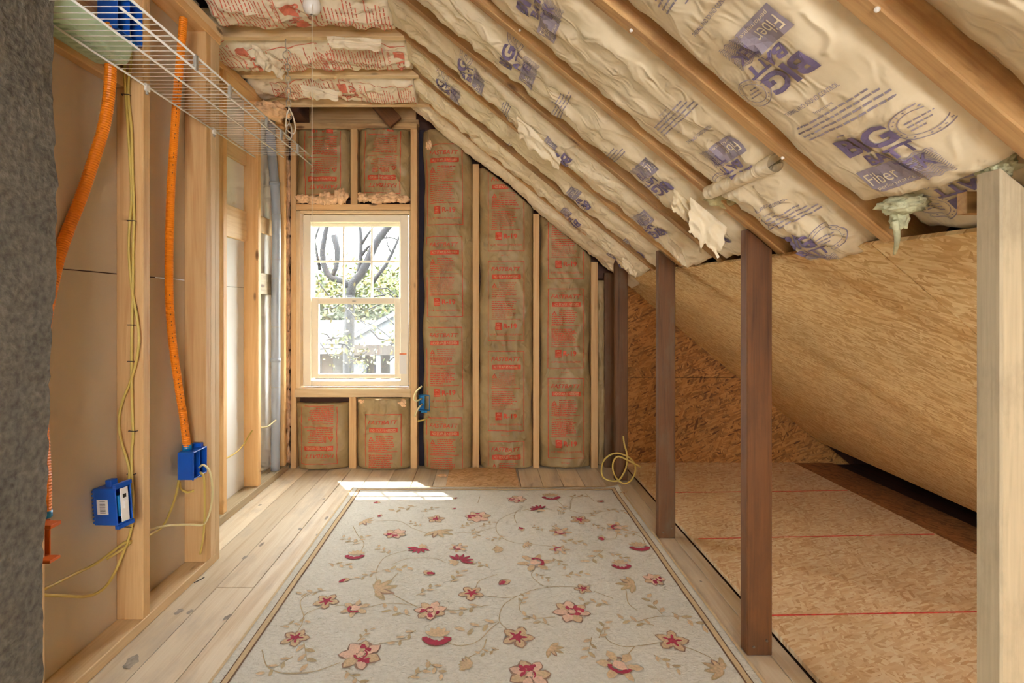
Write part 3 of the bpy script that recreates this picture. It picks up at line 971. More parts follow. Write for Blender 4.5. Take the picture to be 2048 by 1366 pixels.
# rear wall behind the camera; its window is added for fill light
wre = structure('wall_rear')
def rear(x0, x1, z0, z1): block('board', x0, x1, -1.93, -1.90, z0, z1, 'drywall_near', wre, 0, 0)
rear(-1.8, -0.47, 0, 2.7); rear(0.77, 2.9, 0, 2.7); rear(-0.47, 0.77, 0, 0.70); rear(-0.47, 0.77, 1.90, 2.7)
w2 = structure('fill_window')
for xx in (-0.45, 0.15, 0.75):
    block('frame_side', xx - 0.022, xx + 0.022, -1.94, -1.89, 0.70, 1.90, 'white_vinyl', w2, 2)
for z in (0.72, 1.30, 1.88):
    block('frame_rail', -0.427, 0.127, -1.935, -1.895, z - 0.02, z + 0.02, 'white_vinyl', w2, 0)
    block('frame_rail', 0.173, 0.727, -1.935, -1.895, z - 0.02, z + 0.02, 'white_vinyl', w2, 0)

# ------------------------------------------------------------------ timber posts
def post(Y, mat, label, w_=0.082, d_=0.045, x0=0.85):
    t_ = thing('post', label, 'post', 'posts of the knee wall', (x0 + w_ / 2, Y + d_ / 2, 0))
    z1a, z1b = roof_z(x0, Y + d_ / 2) - 0.004, roof_z(x0 + w_, Y + d_ / 2) - 0.004
    bm = bmesh.new()
    # local x runs up the post so the grain does too
    lo = [(0, -d_ / 2, -w_ / 2), (0, d_ / 2, -w_ / 2), (0, d_ / 2, w_ / 2), (0, -d_ / 2, w_ / 2)]
    hi = [(z1a, -d_ / 2, -w_ / 2), (z1a, d_ / 2, -w_ / 2), (z1b, d_ / 2, w_ / 2), (z1b, -d_ / 2, w_ / 2)]
    n = 10; rings = []
    for k in range(n + 1):
        rings.append([bm.verts.new(Vector(a).lerp(Vector(b), k / n)) for a, b in zip(lo, hi)])
    for k in range(n):
        for j in range(4):
            bm.faces.new((rings[k][j], rings[k][(j + 1) % 4], rings[k + 1][(j + 1) % 4], rings[k + 1][j]))
    bm.faces.new(rings[0][::-1]); bm.faces.new(rings[-1])
    bmesh.ops.recalc_face_normals(bm, faces=list(bm.faces))
    sharp = [e for e in bm.edges if e.is_manifold and e.calc_face_angle() > 0.7]
    bmesh.ops.bevel(bm, geom=sharp, offset=0.003, segments=1, affect='EDGES')
    me = bpy.data.meshes.new('shaft'); bm.to_mesh(me); bm.free()
    o = link('shaft', me, mat, t_)
    o.matrix_local = Matrix(((0, 0, 1, 0), (0, 1, 0, 0), (1, 0, 0, 0), (0, 0, 0, 1)))
    for (hx, hz) in ((-0.02, 0.03), (0.022, 0.05)):
        bm = bmesh.new(); bmesh.ops.create_cone(bm, cap_ends=True, segments=8, radius1=0.004, radius2=0.004, depth=0.004)
        me = bpy.data.meshes.new('nail'); bm.to_mesh(me); bm.free()
        q = link('nail', me, 'nail', t_); q.location = (hx, -d_ / 2 - 0.001, hz); q.rotation_euler = (math.radians(90), 0, 0)
    return t_
post(0.848, 'grey_wood', 'pale grey weathered post at the right edge, nearest of the four posts', 0.09)
post(1.67, 'post', 'reddish brown square post standing by the near right side of the rug')
post(2.52, 'post_old', 'blotchy brown post beside the middle of the right rug edge')
post(3.362, 'post_old', 'dark stained post in the far corner behind the coil of yellow cable')

# ------------------------------------------------------------------ chimney
ch = thing('chimney', 'dark grey parged masonry chimney at the left edge', 'chimney')
def chimney_mesh():
    nzv, nyv = 130, 30
    vs, fs = [], []
    xs, yf = -1.10, 1.312
    key = [(2.5, 0.012), (1.65, 0.014), (1.60, 0.018), (1.42, 0.026), (1.2, 0.024), (1.05, 0.008), (0.75, 0.0), (0.60, -0.006), (0.57, -0.014), (0.3, -0.016), (0.0, -0.022)]
    def ed(z):
        for (za, a), (zb, b) in zip(key[:-1], key[1:]):
            if zb <= z <= za:
                return b + (a - b) * (z - zb) / (za - zb)
        return key[0][1]
    for i in range(nzv + 1):
        z = 2.38 * i / nzv
        row = []
        for j in range(nyv + 1):
            y = 0.25 + (yf - 0.25) * j / nyv
            k = (j / nyv) ** 6
            dx = 0.005 * nz(y * 14, z * 14, 1) + 0.003 * nz(y * 40, z * 40, 2)
            jr = abs(((z + 0.08) % 0.203) - 0.10)
            if jr > 0.096: dx -= 0.004
            row.append(Vector((xs + dx - 0.012 * k, y + k * (ed(z) + 0.006 * nz(z * 30, 2, 3)), z)))
        row.append(Vector((-1.28, row[-1].y + 0.004 * nz(z * 25, 5, 1), z)))
        vs += row
    c = nyv + 2
    for i in range(nzv):
        for j in range(c - 1):
            a = i * c + j
            fs.append((a, a + c, a + c + 1, a + 1))
    b0 = len(vs)
    for i in range(nzv + 1):
        vs.append(Vector((-1.28, 0.25, 2.38 * i / nzv)))
    for i in range(nzv):
        fs.append((b0 + i, b0 + i + 1, (i + 1) * c, i * c))
        fs.append((i * c + c - 1, (i + 1) * c + c - 1, b0 + i + 1, b0 + i))
    fs.append(tuple(range(c)) + (b0,))
    fs.append(tuple(reversed(range(nzv * c, nzv * c + c))) + (b0 + nzv,))
    me = mesh(vs, fs, 'block_face')
    bm = bmesh.new(); bm.from_mesh(me); bmesh.ops.recalc_face_normals(bm, faces=list(bm.faces)); bm.to_mesh(me); bm.free()
    return me
link('parged_face', chimney_mesh(), 'concrete', ch)

# ------------------------------------------------------------------ insulation on the sloped ceiling
GS = 'paper faced batts between the sloped rafters'
XT = -0.44
def slope_batt(i, x0, x1, label, seed, **kw):
    """bay i lies between rafter i and rafter i+1"""
    Y0 = RF[i] + 0.001; Y1 = RF[i + 1] - 0.041
    O = Vector((x0, Y0, roof_z(x0, Y0)))
    L = (x1 - x0) / RU.x
    b = Batt('insulation_batt', label, GS, O, RU, RV, RN, L, (Y1 - Y0) / RV.y, 'kraft', seed, **kw)
    b.x0, b.Y0 = x0, Y0
    return b
US, FS, CS = 0.58, 0.74, 0.61
def mark(b, sheet, ua, Y, flip=False, tilt=0.0, sc=US):
    """ua: distance down the slope from x = 0, Y: place across the bay"""
    b.print(sheet, ua - b.x0 / RU.x, Y - b.Y0, flip, tilt, sc)
def mark_at(b, sheet, px, py, flip=False, sc=US):
    p = on_roof(px, py)
    mark(b, sheet, p.x / RU.x, p.y, flip, 0.0, sc)
big = big_sheet(1); fine = fine_sheet(2); ctl = control_sheet()

bay0 = slope_batt(0, 0.10, 0.95, 'tan paper batt in the top right corner, nearest the camera', 1, wr=0.010)
bay1 = slope_batt(1, -0.2, 0.852, 'wide paper batt with bold BIG BATT print beside the nearest right rafter', 2, wr=0.0052, wav=0.020, pw=4.5, recess=0.06)
mark(bay1, big, 0.709, 0.977, True)
mark(bay1, big, 1.009, 0.988)
mark(bay1, fine, 0.901, 0.985, sc=FS)
mark(bay1, ctl, 0.830, 1.000, sc=CS)
mark(bay1, ctl, 0.575, 1.000, sc=CS)
mark(bay1, fine, 0.50, 0.985, sc=FS)
bay1b = slope_batt(1, 0.80, 0.965, 'short lower batt with upside down BIG BATT print above the sloped board', 12, wr=0.008, bulge=-0.03, recess=0.08)
mark(bay1b, big, 1.144, 0.960, True)
bay2 = slope_batt(2, -0.35, 0.72, 'long paper batt with purple logo ending at a rolled paper edge', 3, wr=0.0075, pw=4.0, recess=0.065)
mark(bay2, big, 0.875, 1.397, True)
mark(bay2, ctl, 0.755, 1.40, sc=CS)
mark(bay2, fine, 0.69, 1.42, sc=FS)
mark(bay2, big, 0.20, 1.42)
bay2b = slope_batt(2, 0.73, 0.972, 'crumpled short batt below the rolled paper edge with purple print', 4, wr=0.014)
mark(bay2b, fine, 1.10, 1.43, sc=FS)
mark(bay2b, ctl, 1.03, 1.42, sc=CS)
mark(bay2b, big, 1.226, 1.465)
bay3 = slope_batt(3, XT, 0.93, 'sloped batt with torn paper above the reddish brown post', 5, wr=0.011)
mark_at(bay3, big, 1305, 355, True); mark_at(bay3, fine, 1235, 315, sc=FS); mark_at(bay3, big, 1040, 130); mark_at(bay3, big, 1420, 455, True); mark_at(bay3, fine, 1130, 215, sc=FS)
bay4 = slope_batt(4, XT, 0.94, 'sloped batt with a hanging paper flap, fourth from the window wall', 6, wr=0.012)
mark_at(bay4, big, 1120, 298, True); mark_at(bay4, big, 945, 150); mark_at(bay4, big, 1300, 448, True); mark_at(bay4, fine, 1020, 225, sc=FS)
bay5 = slope_batt(5, XT, 0.95, 'sloped batt third from the window wall, over the far posts', 7, wr=0.011)
mark_at(bay5, big, 1160, 395, True); mark_at(bay5, big, 900, 180); mark_at(bay5, big, 1262, 498, True); mark_at(bay5, fine, 1020, 300, sc=FS)
bay6 = slope_batt(6, XT, 0.95, 'wavy sloped batt second from the window wall', 8, wr=0.012, sag=0.02)
mark_at(bay6, big, 1145, 430, True); mark_at(bay6, big, 870, 240); mark_at(bay6, big, 1235, 515, True); mark_at(bay6, fine, 990, 330, sc=FS)
O = Vector((-0.50, RF[7] + 0.002, roof_z(-0.50, RF[7])))
bay7 = Batt('insulation_batt', 'narrow sloped batt right against the window wall', GS, O, RU, RV, RN, 1.98, 0.235, 'kraft', 9, recess=0.02, bulge=0.03, wr=0.010)
bay7.x0, bay7.Y0 = -0.50, RF[7] + 0.002
mark_at(bay7, big, 1040, 405, True); mark_at(bay7, big, 1185, 515, True)

# rolled paper edge and torn flaps belong to their batts
def curl(parent, A, Bv, name, r, turns, mat='kraft', n=26, m=16, jag=0.006, seed=0, out=None):
    """paper edge from A to B that rolls up"""
    A, Bv = Vector(A), Vector(Bv)
    ax = (Bv - A).normalized()
    up = out if out is not None else RN
    side = ax.cross(up).normalized()
    vs, fs = [], []
    for i in range(m + 1):
        for j in range(n + 1):
            a = turns * 2 * math.pi * j / n
            rr = r * (1 - 0.35 * j / n) * (1 + 0.12 * nz(i * 0.5, j * 0.2, seed))
            p = A.lerp(Bv, i / m) + up * (r - math.cos(a) * rr) + side * (math.sin(a) * rr)
            if j == n: p += ax * 0 + up * jag * nz(i * 1.7, 0, seed + 2)
            vs.append(p)
    for i in range(m):
        for j in range(n):
            a = i * (n + 1) + j
            fs.append((a, a + 1, a + n + 2, a + n + 1))
    return link(name, mesh(vs, fs, name, True), mat, parent)
e_ = bay2.O + RU * (bay2.L - 0.004) - RN * 0.018
curl(bay2.root, e_ + RV * 0.012, e_ + RV * (bay2.W - 0.012), 'rolled_paper_edge', 0.026, 0.9, 'kraft', seed=4)

def flap(parent, c, ux, uy, wd, ht, seed, mat='kraft', name='torn_flap', amp=0.02):
    c, ux, uy = Vector(c), Vector(ux).normalized(), Vector(uy).normalized()
    n_ = ux.cross(uy)
    nu, nv = 18, 18
    vs, fs = [], []
    for i in range(nu + 1):
        for j in range(nv + 1):
            s, t_ = i / nu - 0.5, j / nv
            jag = 1 + 0.35 * nz(s * 6, seed) + 0.15 * nz(s * 18, seed + 3)
            sx = 1 - 0.25 * t_ * (0.5 + nz(t_ * 5, seed + 9))
            p = c + ux * (s * wd * sx) + uy * (t_ * ht * jag) + n_ * (amp * (nz(s * 4, t_ * 4, seed) * 1.2 + 0.8 * t_ * t_))
            vs.append(p)
    for i in range(nu):
        for j in range(nv):
            a = i * (nv + 1) + j
            fs.append((a, a + 1, a + nv + 2, a + nv + 1))
    return link(name, mesh(vs, fs, name, True), mat, parent)
D_ = Vector((0, 0, -1))
flap(bay4.root, on_roof(1085, 262) + RN * 0.02, RU, RV * 0.4 + D_ * 0.5, 0.26, 0.10, 3)
flap(bay4.root, on_roof(1355, 470) + RN * 0.03, RU + RV * .2, D_ * 0.6 + RU * .5, 0.10, 0.10, 5)
flap(bay3.root, on_roof(1425, 415) + RN * 0.02, RU, RV * 0.25 + D_ * 0.8, 0.16, 0.11, 8)
flap(bay3.root, on_roof(1380, 392) + RN * 0.015, RU, RV * 0.3 + D_ * 0.6, 0.12, 0.07, 11)
flap(bay5.root, on_roof(1265, 520) + RN * 0.02, RU, RV * 0.4 + D_ * 0.6, 0.12, 0.07, 15)
flap(bay6.root, on_roof(845, 262) + RN * 0.03, Vector((1, 0, 0.1)), D_ + RV * .2, 0.16, 0.06, 21)

def lump(name, c, sx, sy, sz, mat, parent, seed, amp=0.3, sub=4, freq=2.4):
    bm = bmesh.new()
    bmesh.ops.create_icosphere(bm, subdivisions=sub, radius=1.0)
    for v in bm.verts:
        p = v.co.copy()
        k = 1 + amp * nz(p.x * freq + seed, p.y * freq, p.z * freq) + amp * 0.5 * nz(p.x * freq * 2.5, p.y * freq * 2.5 + seed, p.z * freq * 2.5)
        v.co = Vector((p.x * sx * k + c[0], p.y * sy * k + c[1], p.z * sz * k + c[2]))
    for f in bm.faces: f.smooth = True
    me = bpy.data.meshes.new(name); bm.to_mesh(me); bm.free()
    return link(name, me, mat, parent)
q = on_roof(1800, 418)
lump('fiberglass_tuft', q - RN * 0.012, 0.040, 0.045, 0.02, 'fiber_green', bay1.root, 2.2, 0.4, 4, 3.0)
lump('fiberglass_tuft', on_roof(1805, 432) + RN * 0.01, 0.014, 0.018, 0.024, 'fiber_green', bay1.root, 6.1, 0.4, 4, 3.0)
tube('hanging_strand', [on_roof(1808, 420) + RN * .03, on_roof(1822, 440) + RN * .045, on_roof(1822, 460) + RN * .05, on_roof(1812, 480) + RN * .04], lambda i, n: 0.007 * (1 - 0.6 * i / n), 'fiber_green', bay1.root, 6)
lump('fiberglass_tuft', on_roof(1978, 352) - RN * 0.02, 0.02, 0.03, 0.02, 'fiber_green', bay1b.root, 3.7, 0.5)
lump('fiberglass_tuft', on_roof(1450, 415) - RN * 0.04, 0.08, 0.03, 0.03, 'fiberglass', bay3.root, 9.7, 0.4)
block('cardboard_scrap', 0.87, 0.915, 0.93, 0.95, 1.30, 1.34, 'rafter', bay1b.root, 0, 0.001)

# ------------------------------------------------------------------ insulation in the flat ceiling
GC = 'red printed batts between the flat ceiling joists'
def ceil_batt(Y0, Y1, x0, x1, label, seed, bulge, wr=0.012, sag=0.02, recess=0.085):
    b = Batt('insulation_batt', label, GC, (x0, Y0 + 0.002, ZJ), (1, 0, 0), (0, 1, 0), (0, 0, -1), x1 - x0, Y1 - Y0 - 0.044, 'kraft_white', seed, recess=recess, bulge=bulge, wr=wr, sag=sag, pw=2.0, wav=0.02)
    return b
cs = ceiling_sheet(5)
c1 = ceil_batt(2.11, 2.53, -1.20, -0.42, 'billowing red printed ceiling batt behind the pull cord lamp', 31, -0.008, 0.016, 0.02)
c1.print(cs, 0.16, 0.19, True, 0.05); c1.print(cs, 0.56, 0.19, False, -0.05)
c2 = ceil_batt(2.53, 2.95, -1.44, -0.40, 'red printed ceiling batt crossed by the hanging chain', 33, -0.004, 0.014, 0.012)
c2.print(cs, 0.42, 0.19, False, 0.04, 0.9); c2.print(cs, 0.82, 0.19, True, -0.03, 0.9); c2.print(cs, 0.06, 0.19, True, 0.3, 0.9)
c3 = ceil_batt(2.95, 3.37, -1.40, -0.42, 'crumpled red printed ceiling batt nearest the window', 35, -0.01, 0.018, 0.015)
c3.print(cs, 0.38, 0.19, True, 0.06, 0.9); c3.print(cs, 0.78, 0.19, False, 0, 0.9)
c0 = ceil_batt(1.69, 2.11, -1.20, -0.42, 'red printed ceiling batt above the pull cord lamp', 37, 0.0, 0.012, 0.02)
c0.print(cs, 0.2, 0.19); c0.print(cs, 0.58, 0.19, True)
for k, (Y0, Y1) in enumerate(((1.27, 1.69), (0.85, 1.27))):
    ceil_batt(Y0, Y1, -1.16, -0.42, ('red printed ceiling batt over the near end of the shelf', 'red printed ceiling batt overhead near the chimney')[k], 41 + k, 0.0)
flap(c2.root, (-1.10, 2.60, ZJ - 0.03), (0.4, 1, 0), (0.3, 0, -1), 0.2, 0.09, 31, 'kraft_white')
flap(c3.root, (-0.98, 3.05, ZJ - 0.01), (1, 0.4, 0), (0.2, -0.2, -1), 0.22, 0.06, 37, 'kraft_white')
flap(c1.root, (-0.62, 2.44, ZJ - 0.03), (1, 0.1, 0), (0, 0.3, -1), 0.26, 0.05, 39, 'kraft_white')
lump('fiberglass_tuft', P(545, 222, 3.15), 0.09, 0.10, 0.045, 'fiber_pink', c3.root, 4.4, 0.4)

# ------------------------------------------------------------------ insulation in the back wall
GB = 'red printed batts between the back wall studs'
def wall_batt(p0, p1, q0, q1, label, seed, top=None, y=BW + 0.004, **kw):
    x0, x1 = bx(p0), bx(p1)
    z1, z0 = bz(q0), bz(q1)
    a = dict(recess=0.03, bulge=0.022, wr=0.010, wav=0.010, pw=3.0)
    a.update(kw)
    return Batt('insulation_batt', label, GB, (x0, y, z1), (0, 0, -1), (1, 0, 0), (0, -1, 0), z1 - z0, x1 - x0, 'kraft_red', seed, top=top, **a)
def top_fn(p0, q0):
    x0, z1 = bx(p0), bz(q0)
    return lambda v: max(0.0, z1 - (roof_z(x0 + v, 3.60) - 0.045))
def r19(b, frames, px_c, flip=False, tilt=0.0, seed=0):
    cv = bx(px_c) - b.O.x
    for k, q in enumerate(frames):                  # q = photo height of each frame centre
        b.print(r19_sheet(seed + k), b.O.z - bz(q), cv, flip, tilt)
b1 = wall_batt(847, 945, 262, 936, 'tall red printed batt beside the right window stud', 51, top_fn(847, 262), bulge=0.045)
r19(b1, [372, 554, 733, 912], 890, seed=1, tilt=0.012)
b2 = wall_batt(959, 1066, 335, 934, 'tall red printed batt second from the window', 53, top_fn(959, 335))
r19(b2, [424, 602, 781, 960], 1012, seed=11)
b3 = wall_batt(1080, 1182, 430, 932, 'tall red printed batt third from the window', 55, top_fn(1080, 430))
r19(b3, [479, 657, 835], 1131, seed=21)
b4 = wall_batt(1197, 1211, 560, 932, 'narrow strip of paper batt beside the dark old plank', 57, None, y=BW + 0.03, bulge=0.0, recess=0.01)
u1 = wall_batt(594, 700, 260, 392, 'upside down printed batt above the window on the left', 59)
r19(u1, [312], 647, True, 0.01, 31)
u2 = wall_batt(716, 820, 260, 392, 'upside down printed batt above the window on the right', 61, wr=0.012)
r19(u2, [309], 767, True, -0.02, 41)
l1 = wall_batt(593, 697, 806, 935, 'squat batt with upside down print below the window on the left', 63, bulge=0.04)
r19(l1, [846], 641, True, 0.0, 51)
l2 = wall_batt(713, 819, 796, 935, 'squat printed batt below the window on the right', 65, bulge=0.035, wr=0.008)
r19(l2, [906], 768, False, 0.0, 61)

# loose pink fibreglass round the window opening
GF = 'loose pink fibreglass round the window'
def fluff(name, label, lumps, seed):
    t_ = thing(name, label, 'insulation', GF)
    for k, (px, py, D, sx, sy, sz) in enumerate(lumps):
        c = P(px, py, D)
        lump('tuft', c, sx, sy, sz, 'fiber_pink', t_, seed + k * 2.3, 0.5, 4, 2.0)
fluff('fiberglass_roll', 'loose pink fibreglass over the window head on the left', [(606, 398, 3.62, 0.05, 0.035, 0.030), (628, 400, 3.61, 0.055, 0.035, 0.026), (652, 396, 3.60, 0.05, 0.04, 0.044), (682, 392, 3.60, 0.045, 0.04, 0.052), (668, 399, 3.61, 0.05, 0.035, 0.03)], 1)
fluff('fiberglass_roll', 'loose pink fibreglass over the window head on the right', [(728, 394, 3.62, 0.045, 0.035, 0.034), (752, 397, 3.61, 0.06, 0.038, 0.034), (780, 395, 3.61, 0.07, 0.038, 0.036), (806, 398, 3.62, 0.045, 0.035, 0.028)], 9)
fluff('fiberglass_strip', 'tall strip of pink fibreglass in the corner left of the window', [(574.5, 340 + k * 38, 3.64, 0.022 + 0.006 * math.sin(k * 2.1), 0.03, 0.085) for k in range(16)], 17)
fluff('fiberglass_tuft', 'pink fibreglass tuft tucked under the window sill', [(802, 806, 3.60, 0.035, 0.02, 0.025), (730, 802, 3.61, 0.04, 0.02, 0.015)], 33)
fluff('fiberglass_tuft', 'small yellow fibreglass tuft at the top of the tall batt', [(858, 290, 3.58, 0.018, 0.02, 0.035)], 43)

# ------------------------------------------------------------------ rug
RX0, RX1, RY0, RY1 = -0.825, 0.838, 0.86, 3.205
rug = thing('rug', 'cream area rug with scattered crimson and tan flowers', 'rug')
def rugz(x, y):
    z = 0.011 + 0.0018 * nz(x * 3, y * 3, 4) + 0.001 * nz(x * 12, y * 12, 7)
    d = math.hypot(x - RX1, y - RY1)
    if d < 0.14: z += 0.022 * (1 - d / 0.14) ** 2
    return z
def rugxy(s, t_):
    x = RX0 + (RX1 - RX0) * s; y = RY0 + (RY1 - RY0) * t_
    if s > 0.98: x += 0.010 * nz(y * 2.3, 5.5)
    if t_ > 0.98: y += 0.012 * nz(x * 1.5, 8.2) + 0.035 * max(0, s - 0.6)
    return x, y
n1, n2 = 110, 150
vs, fs = [], []
for i in range(n1 + 1):
    for j in range(n2 + 1):
        x, y = rugxy(i / n1, j / n2)
        vs.append((x, y, rugz(x, y)))
for i in range(n1):
    for j in range(n2):
        a = i * (n2 + 1) + j
        fs.append((a, a + n2 + 1, a + n2 + 2, a + 1))
rim = [i * (n2 + 1) for i in range(n1 + 1)] + [n1 * (n2 + 1) + j for j in range(1, n2 + 1)] + [i * (n2 + 1) + n2 for i in range(n1 - 1, -1, -1)] + [j for j in range(n2 - 1, 0, -1)]
b0 = len(vs)
for k in rim:
    vs.append((vs[k][0], vs[k][1], max(0.001, vs[k][2] - 0.010)))
for k in range(len(rim)):
    k2 = (k + 1) % len(rim)
    fs.append((rim[k], b0 + k, b0 + k2, rim[k2]))
link('pile', mesh(vs, fs, 'pile', True), 'rug', rug)
def rug_fn(layer):
    return lambda x, y: Vector((x, y, rugz(x, y) + 0.0012 + layer * 0.0007))
def rug_poly(name, polys, mat, layer=0, maxlen=0.05):
    return conform(polys, rug_fn(layer), name, mat, rug, maxlen)
def border_polys(d0, d1):
    x0, x1, y0, y1 = RX0, RX1, RY0, RY1 + 0.01
    def strip(ax, ay, bx_, by, cx, cy, dx, dy, n=40):
        out = []
        for k in range(n):
            a, b = k / n, (k + 1) / n
            L = lambda p, q, s: p + (q - p) * s
            out.append([(L(ax, bx_, a), L(ay, by, a)), (L(ax, bx_, b), L(ay, by, b)), (L(cx, dx, b), L(cy, dy, b)), (L(cx, dx, a), L(cy, dy, a))])
        return out
    o = []
    o += strip(x0 + d0, y0 + d0, x1 - d0, y0 + d0, x0 + d1, y0 + d1, x1 - d1, y0 + d1)
    o += strip(x0 + d0, y1 - d0, x1 - d0, y1 - d0, x0 + d1, y1 - d1, x1 - d1, y1 - d1)
    o += strip(x0 + d0, y0 + d0, x0 + d0, y1 - d0, x0 + d1, y0 + d1, x0 + d1, y1 - d1)
    o += strip(x1 - d0, y0 + d0, x1 - d0, y1 - d0, x1 - d1, y0 + d1, x1 - d1, y1 - d1)
    return o
rug_poly('border_band', border_polys(0.040, 0.060), 'rug_band', 0)
rug_poly('border_line', border_polys(0.058, 0.064), 'rug_line', 1)
rug_poly('border_line', border_polys(0.037, 0.0405), 'rug_line', 1)
rug_poly('edge_binding', border_polys(0.0, 0.010), 'rug_band', 0)

def petal(cx, cy, a, L, wd, rng, n=7, base=0.0):
    pts = []
    ca, sa = math.cos(a), math.sin(a)
    for k in range(n + 1):
        t_ = k / n
        wv = wd * math.sin(math.pi * min(1, t_ * 0.93 + 0.05)) ** 0.8 * (1 + rng.uniform(-.22, .22))
        pts.append((base + t_ * L, wv))
    up = [(cx + x * ca - y * sa, cy + x * sa + y * ca) for x, y in pts]
    dn = [(cx + x * ca + y * sa, cy + x * sa - y * ca) for x, y in reversed(pts[1:-1])]
    return up + dn
def blob(cx, cy, r, rng, n=9, sq=1.0, a=0):
    out = []
    for k in range(n):
        t_ = 2 * math.pi * k / n
        rr = r * rng.uniform(0.7, 1.25)
        x, y = math.cos(t_) * rr, math.sin(t_) * rr * sq
        out.append((cx + x * math.cos(a) - y * math.sin(a), cy + x * math.sin(a) + y * math.cos(a)))
    return out
def arc(cx, cy, r, a0, a1, w0, rng, n=8):
    out = []
    for k in range(n):
        a, b = a0 + (a1 - a0) * k / n, a0 + (a1 - a0) * (k + 1) / n
        w1 = w0 * rng.uniform(0.6, 1.4)
        out.append([(cx + math.cos(a) * r, cy + math.sin(a) * r), (cx + math.cos(b) * r, cy + math.sin(b) * r),
                    (cx + math.cos(b) * (r - w1), cy + math.sin(b) * (r - w1)), (cx + math.cos(a) * (r - w1), cy + math.sin(a) * (r - w1))])
    return out
def motif(kind, cx, cy, r, seed):
    rng = random.Random(seed)
    L = {k: [] for k in ('rf_tan', 'rf_tan2', 'rf_dark', 'rf_red', 'rf_pink')}
    a0 = rng.uniform(0, 6.28)
    if kind == 'rose':
        for k in range(7):
            a = a0 + k * 0.9 + rng.uniform(-.15, .15)
            L['rf_dark'].append(petal(cx, cy, a, r * 1.04, r * .36, rng, base=r * .12))
            L['rf_tan' if k % 2 else 'rf_pink'].append(petal(cx, cy, a, r * .92, r * .28, rng, base=r * .18))
        for k in range(6):
            a = a0 + math.pi + rng.uniform(-1.5, 1.5)
            L['rf_red'].append(blob(cx + math.cos(a) * r * rng.uniform(.35, .75), cy + math.sin(a) * r * rng.uniform(.35, .75), r * .21, rng, 7, .6, rng.uniform(0, 3)))
        L['rf_red'] += arc(cx, cy, r * .36, a0, a0 + 4.2, r * .09, rng)
        L['rf_pink'].append(blob(cx, cy, r * .2, rng))
    elif kind == 'star':
        for k in range(5):
            a = a0 + k * 1.2566
            L['rf_dark'].append(petal(cx, cy, a, r * 1.03, r * .37, rng, base=r * .1))
            L['rf_tan'].append(petal(cx, cy, a, r * .93, r * .30, rng, base=r * .12))
            L['rf_red'].append(petal(cx, cy, a, r * .5, r * .09, rng, base=r * .15))
        L['rf_red'].append(blob(cx, cy, r * .3, rng, 10))
        L['rf_pink'].append(blob(cx + r * .03, cy, r * .1, rng, 6))
    elif kind == 'ring':
        L['rf_tan'] += [petal(cx, cy, a0 + k * 1.05, r, r * .26, rng, base=r * .4) for k in range(6)]
        L['rf_dark'] += arc(cx, cy, r * .78, a0, a0 + 5.2, r * .12, rng, 12)
        L['rf_red'] += arc(cx, cy, r * .72, a0 + 2.2, a0 + 4.9, r * .22, rng, 9)
        L['rf_pink'].append(blob(cx, cy, r * .42, rng, 10))
    elif kind == 'cup':
        for k in range(5):
            L['rf_tan'].append(petal(cx, cy, math.pi / 2 + (k - 2) * .5, r * .95, r * .2, rng))
        L['rf_red'] += arc(cx, cy + r * .1, r * .95, math.pi * 1.08, math.pi * 1.92, r * .36, rng, 9)
        L['rf_dark'] += arc(cx, cy + r * .1, r * 1.0, math.pi * 1.1, math.pi * 1.9, r * .1, rng, 9)
        for k in range(5):
            L['rf_red'].append(petal(cx, cy + r * .1, math.pi * 1.5 + (k - 2) * .5, r * .45, r * .13, rng, base=r * .55))
    elif kind == 'spray':
        for k in range(6):
            a = a0 + k * .5
            L['rf_dark'].append(petal(cx, cy, a, r * 1.03, r * .17, rng, base=r * .15))
            L['rf_red'].append(petal(cx, cy, a, r * .98, r * .13, rng, base=r * .2))
        for k in range(3):
            L['rf_tan'].append(petal(cx, cy, a0 + 3.3 + k * .6, r * .8, r * .16, rng))
    elif kind == 'bud':
        L['rf_dark'].append(petal(cx - r * math.cos(a0) * .5, cy - r * math.sin(a0) * .5, a0, r * 1.3, r * .42, rng))
        L['rf_tan'].append(petal(cx - r * math.cos(a0) * .5, cy - r * math.sin(a0) * .5, a0, r * 1.2, r * .34, rng))
        L['rf_red'].append(petal(cx, cy, a0 + .25, r * .85, r * .2, rng))
        L['rf_red'].append(petal(cx, cy, a0 - .5, r * .5, r * .14, rng))
    elif kind in ('leaf', 'tulip'):
        n = 5 if kind == 'leaf' else 6
        for k in range(n):
            a = a0 + (k - (n - 1) / 2) * (.62 if kind == 'leaf' else .3)
            L['rf_dark' if k == 1 else 'rf_tan2'].append(petal(cx - math.cos(a0) * r * .4, cy - math.sin(a0) * r * .4, a, r * rng.uniform(1.0, 1.4), r * .21, rng))
            L['rf_tan'].append(petal(cx - math.cos(a0) * r * .4, cy - math.sin(a0) * r * .4, a, r * rng.uniform(.85, 1.15), r * .13, rng))
    elif kind == 'sprig':
        for k in range(5):
            t_ = k / 4
            x, y = cx + math.cos(a0) * r * (t_ * 1.6 - .8), cy + math.sin(a0) * r * (t_ * 1.6 - .8)
            s = 1 if k % 2 else -1
            L['rf_tan2' if k % 2 else 'rf_tan'].append(petal(x, y, a0 + s * .8, r * .6, r * .12, rng))
        L['rf_tan2'].append([(cx - math.cos(a0) * r - math.sin(a0) * .0018, cy - math.sin(a0) * r + math.cos(a0) * .0018), (cx - math.cos(a0) * r + math.sin(a0) * .0018, cy - math.sin(a0) * r - math.cos(a0) * .0018), (cx + math.cos(a0) * r, cy + math.sin(a0) * r)])
    root = bpy.data.objects.new('flower_motif' if kind not in ('leaf', 'sprig', 'tulip') else 'leaf_motif', None)
    vs, fs, mi, mats = [], [], [], []
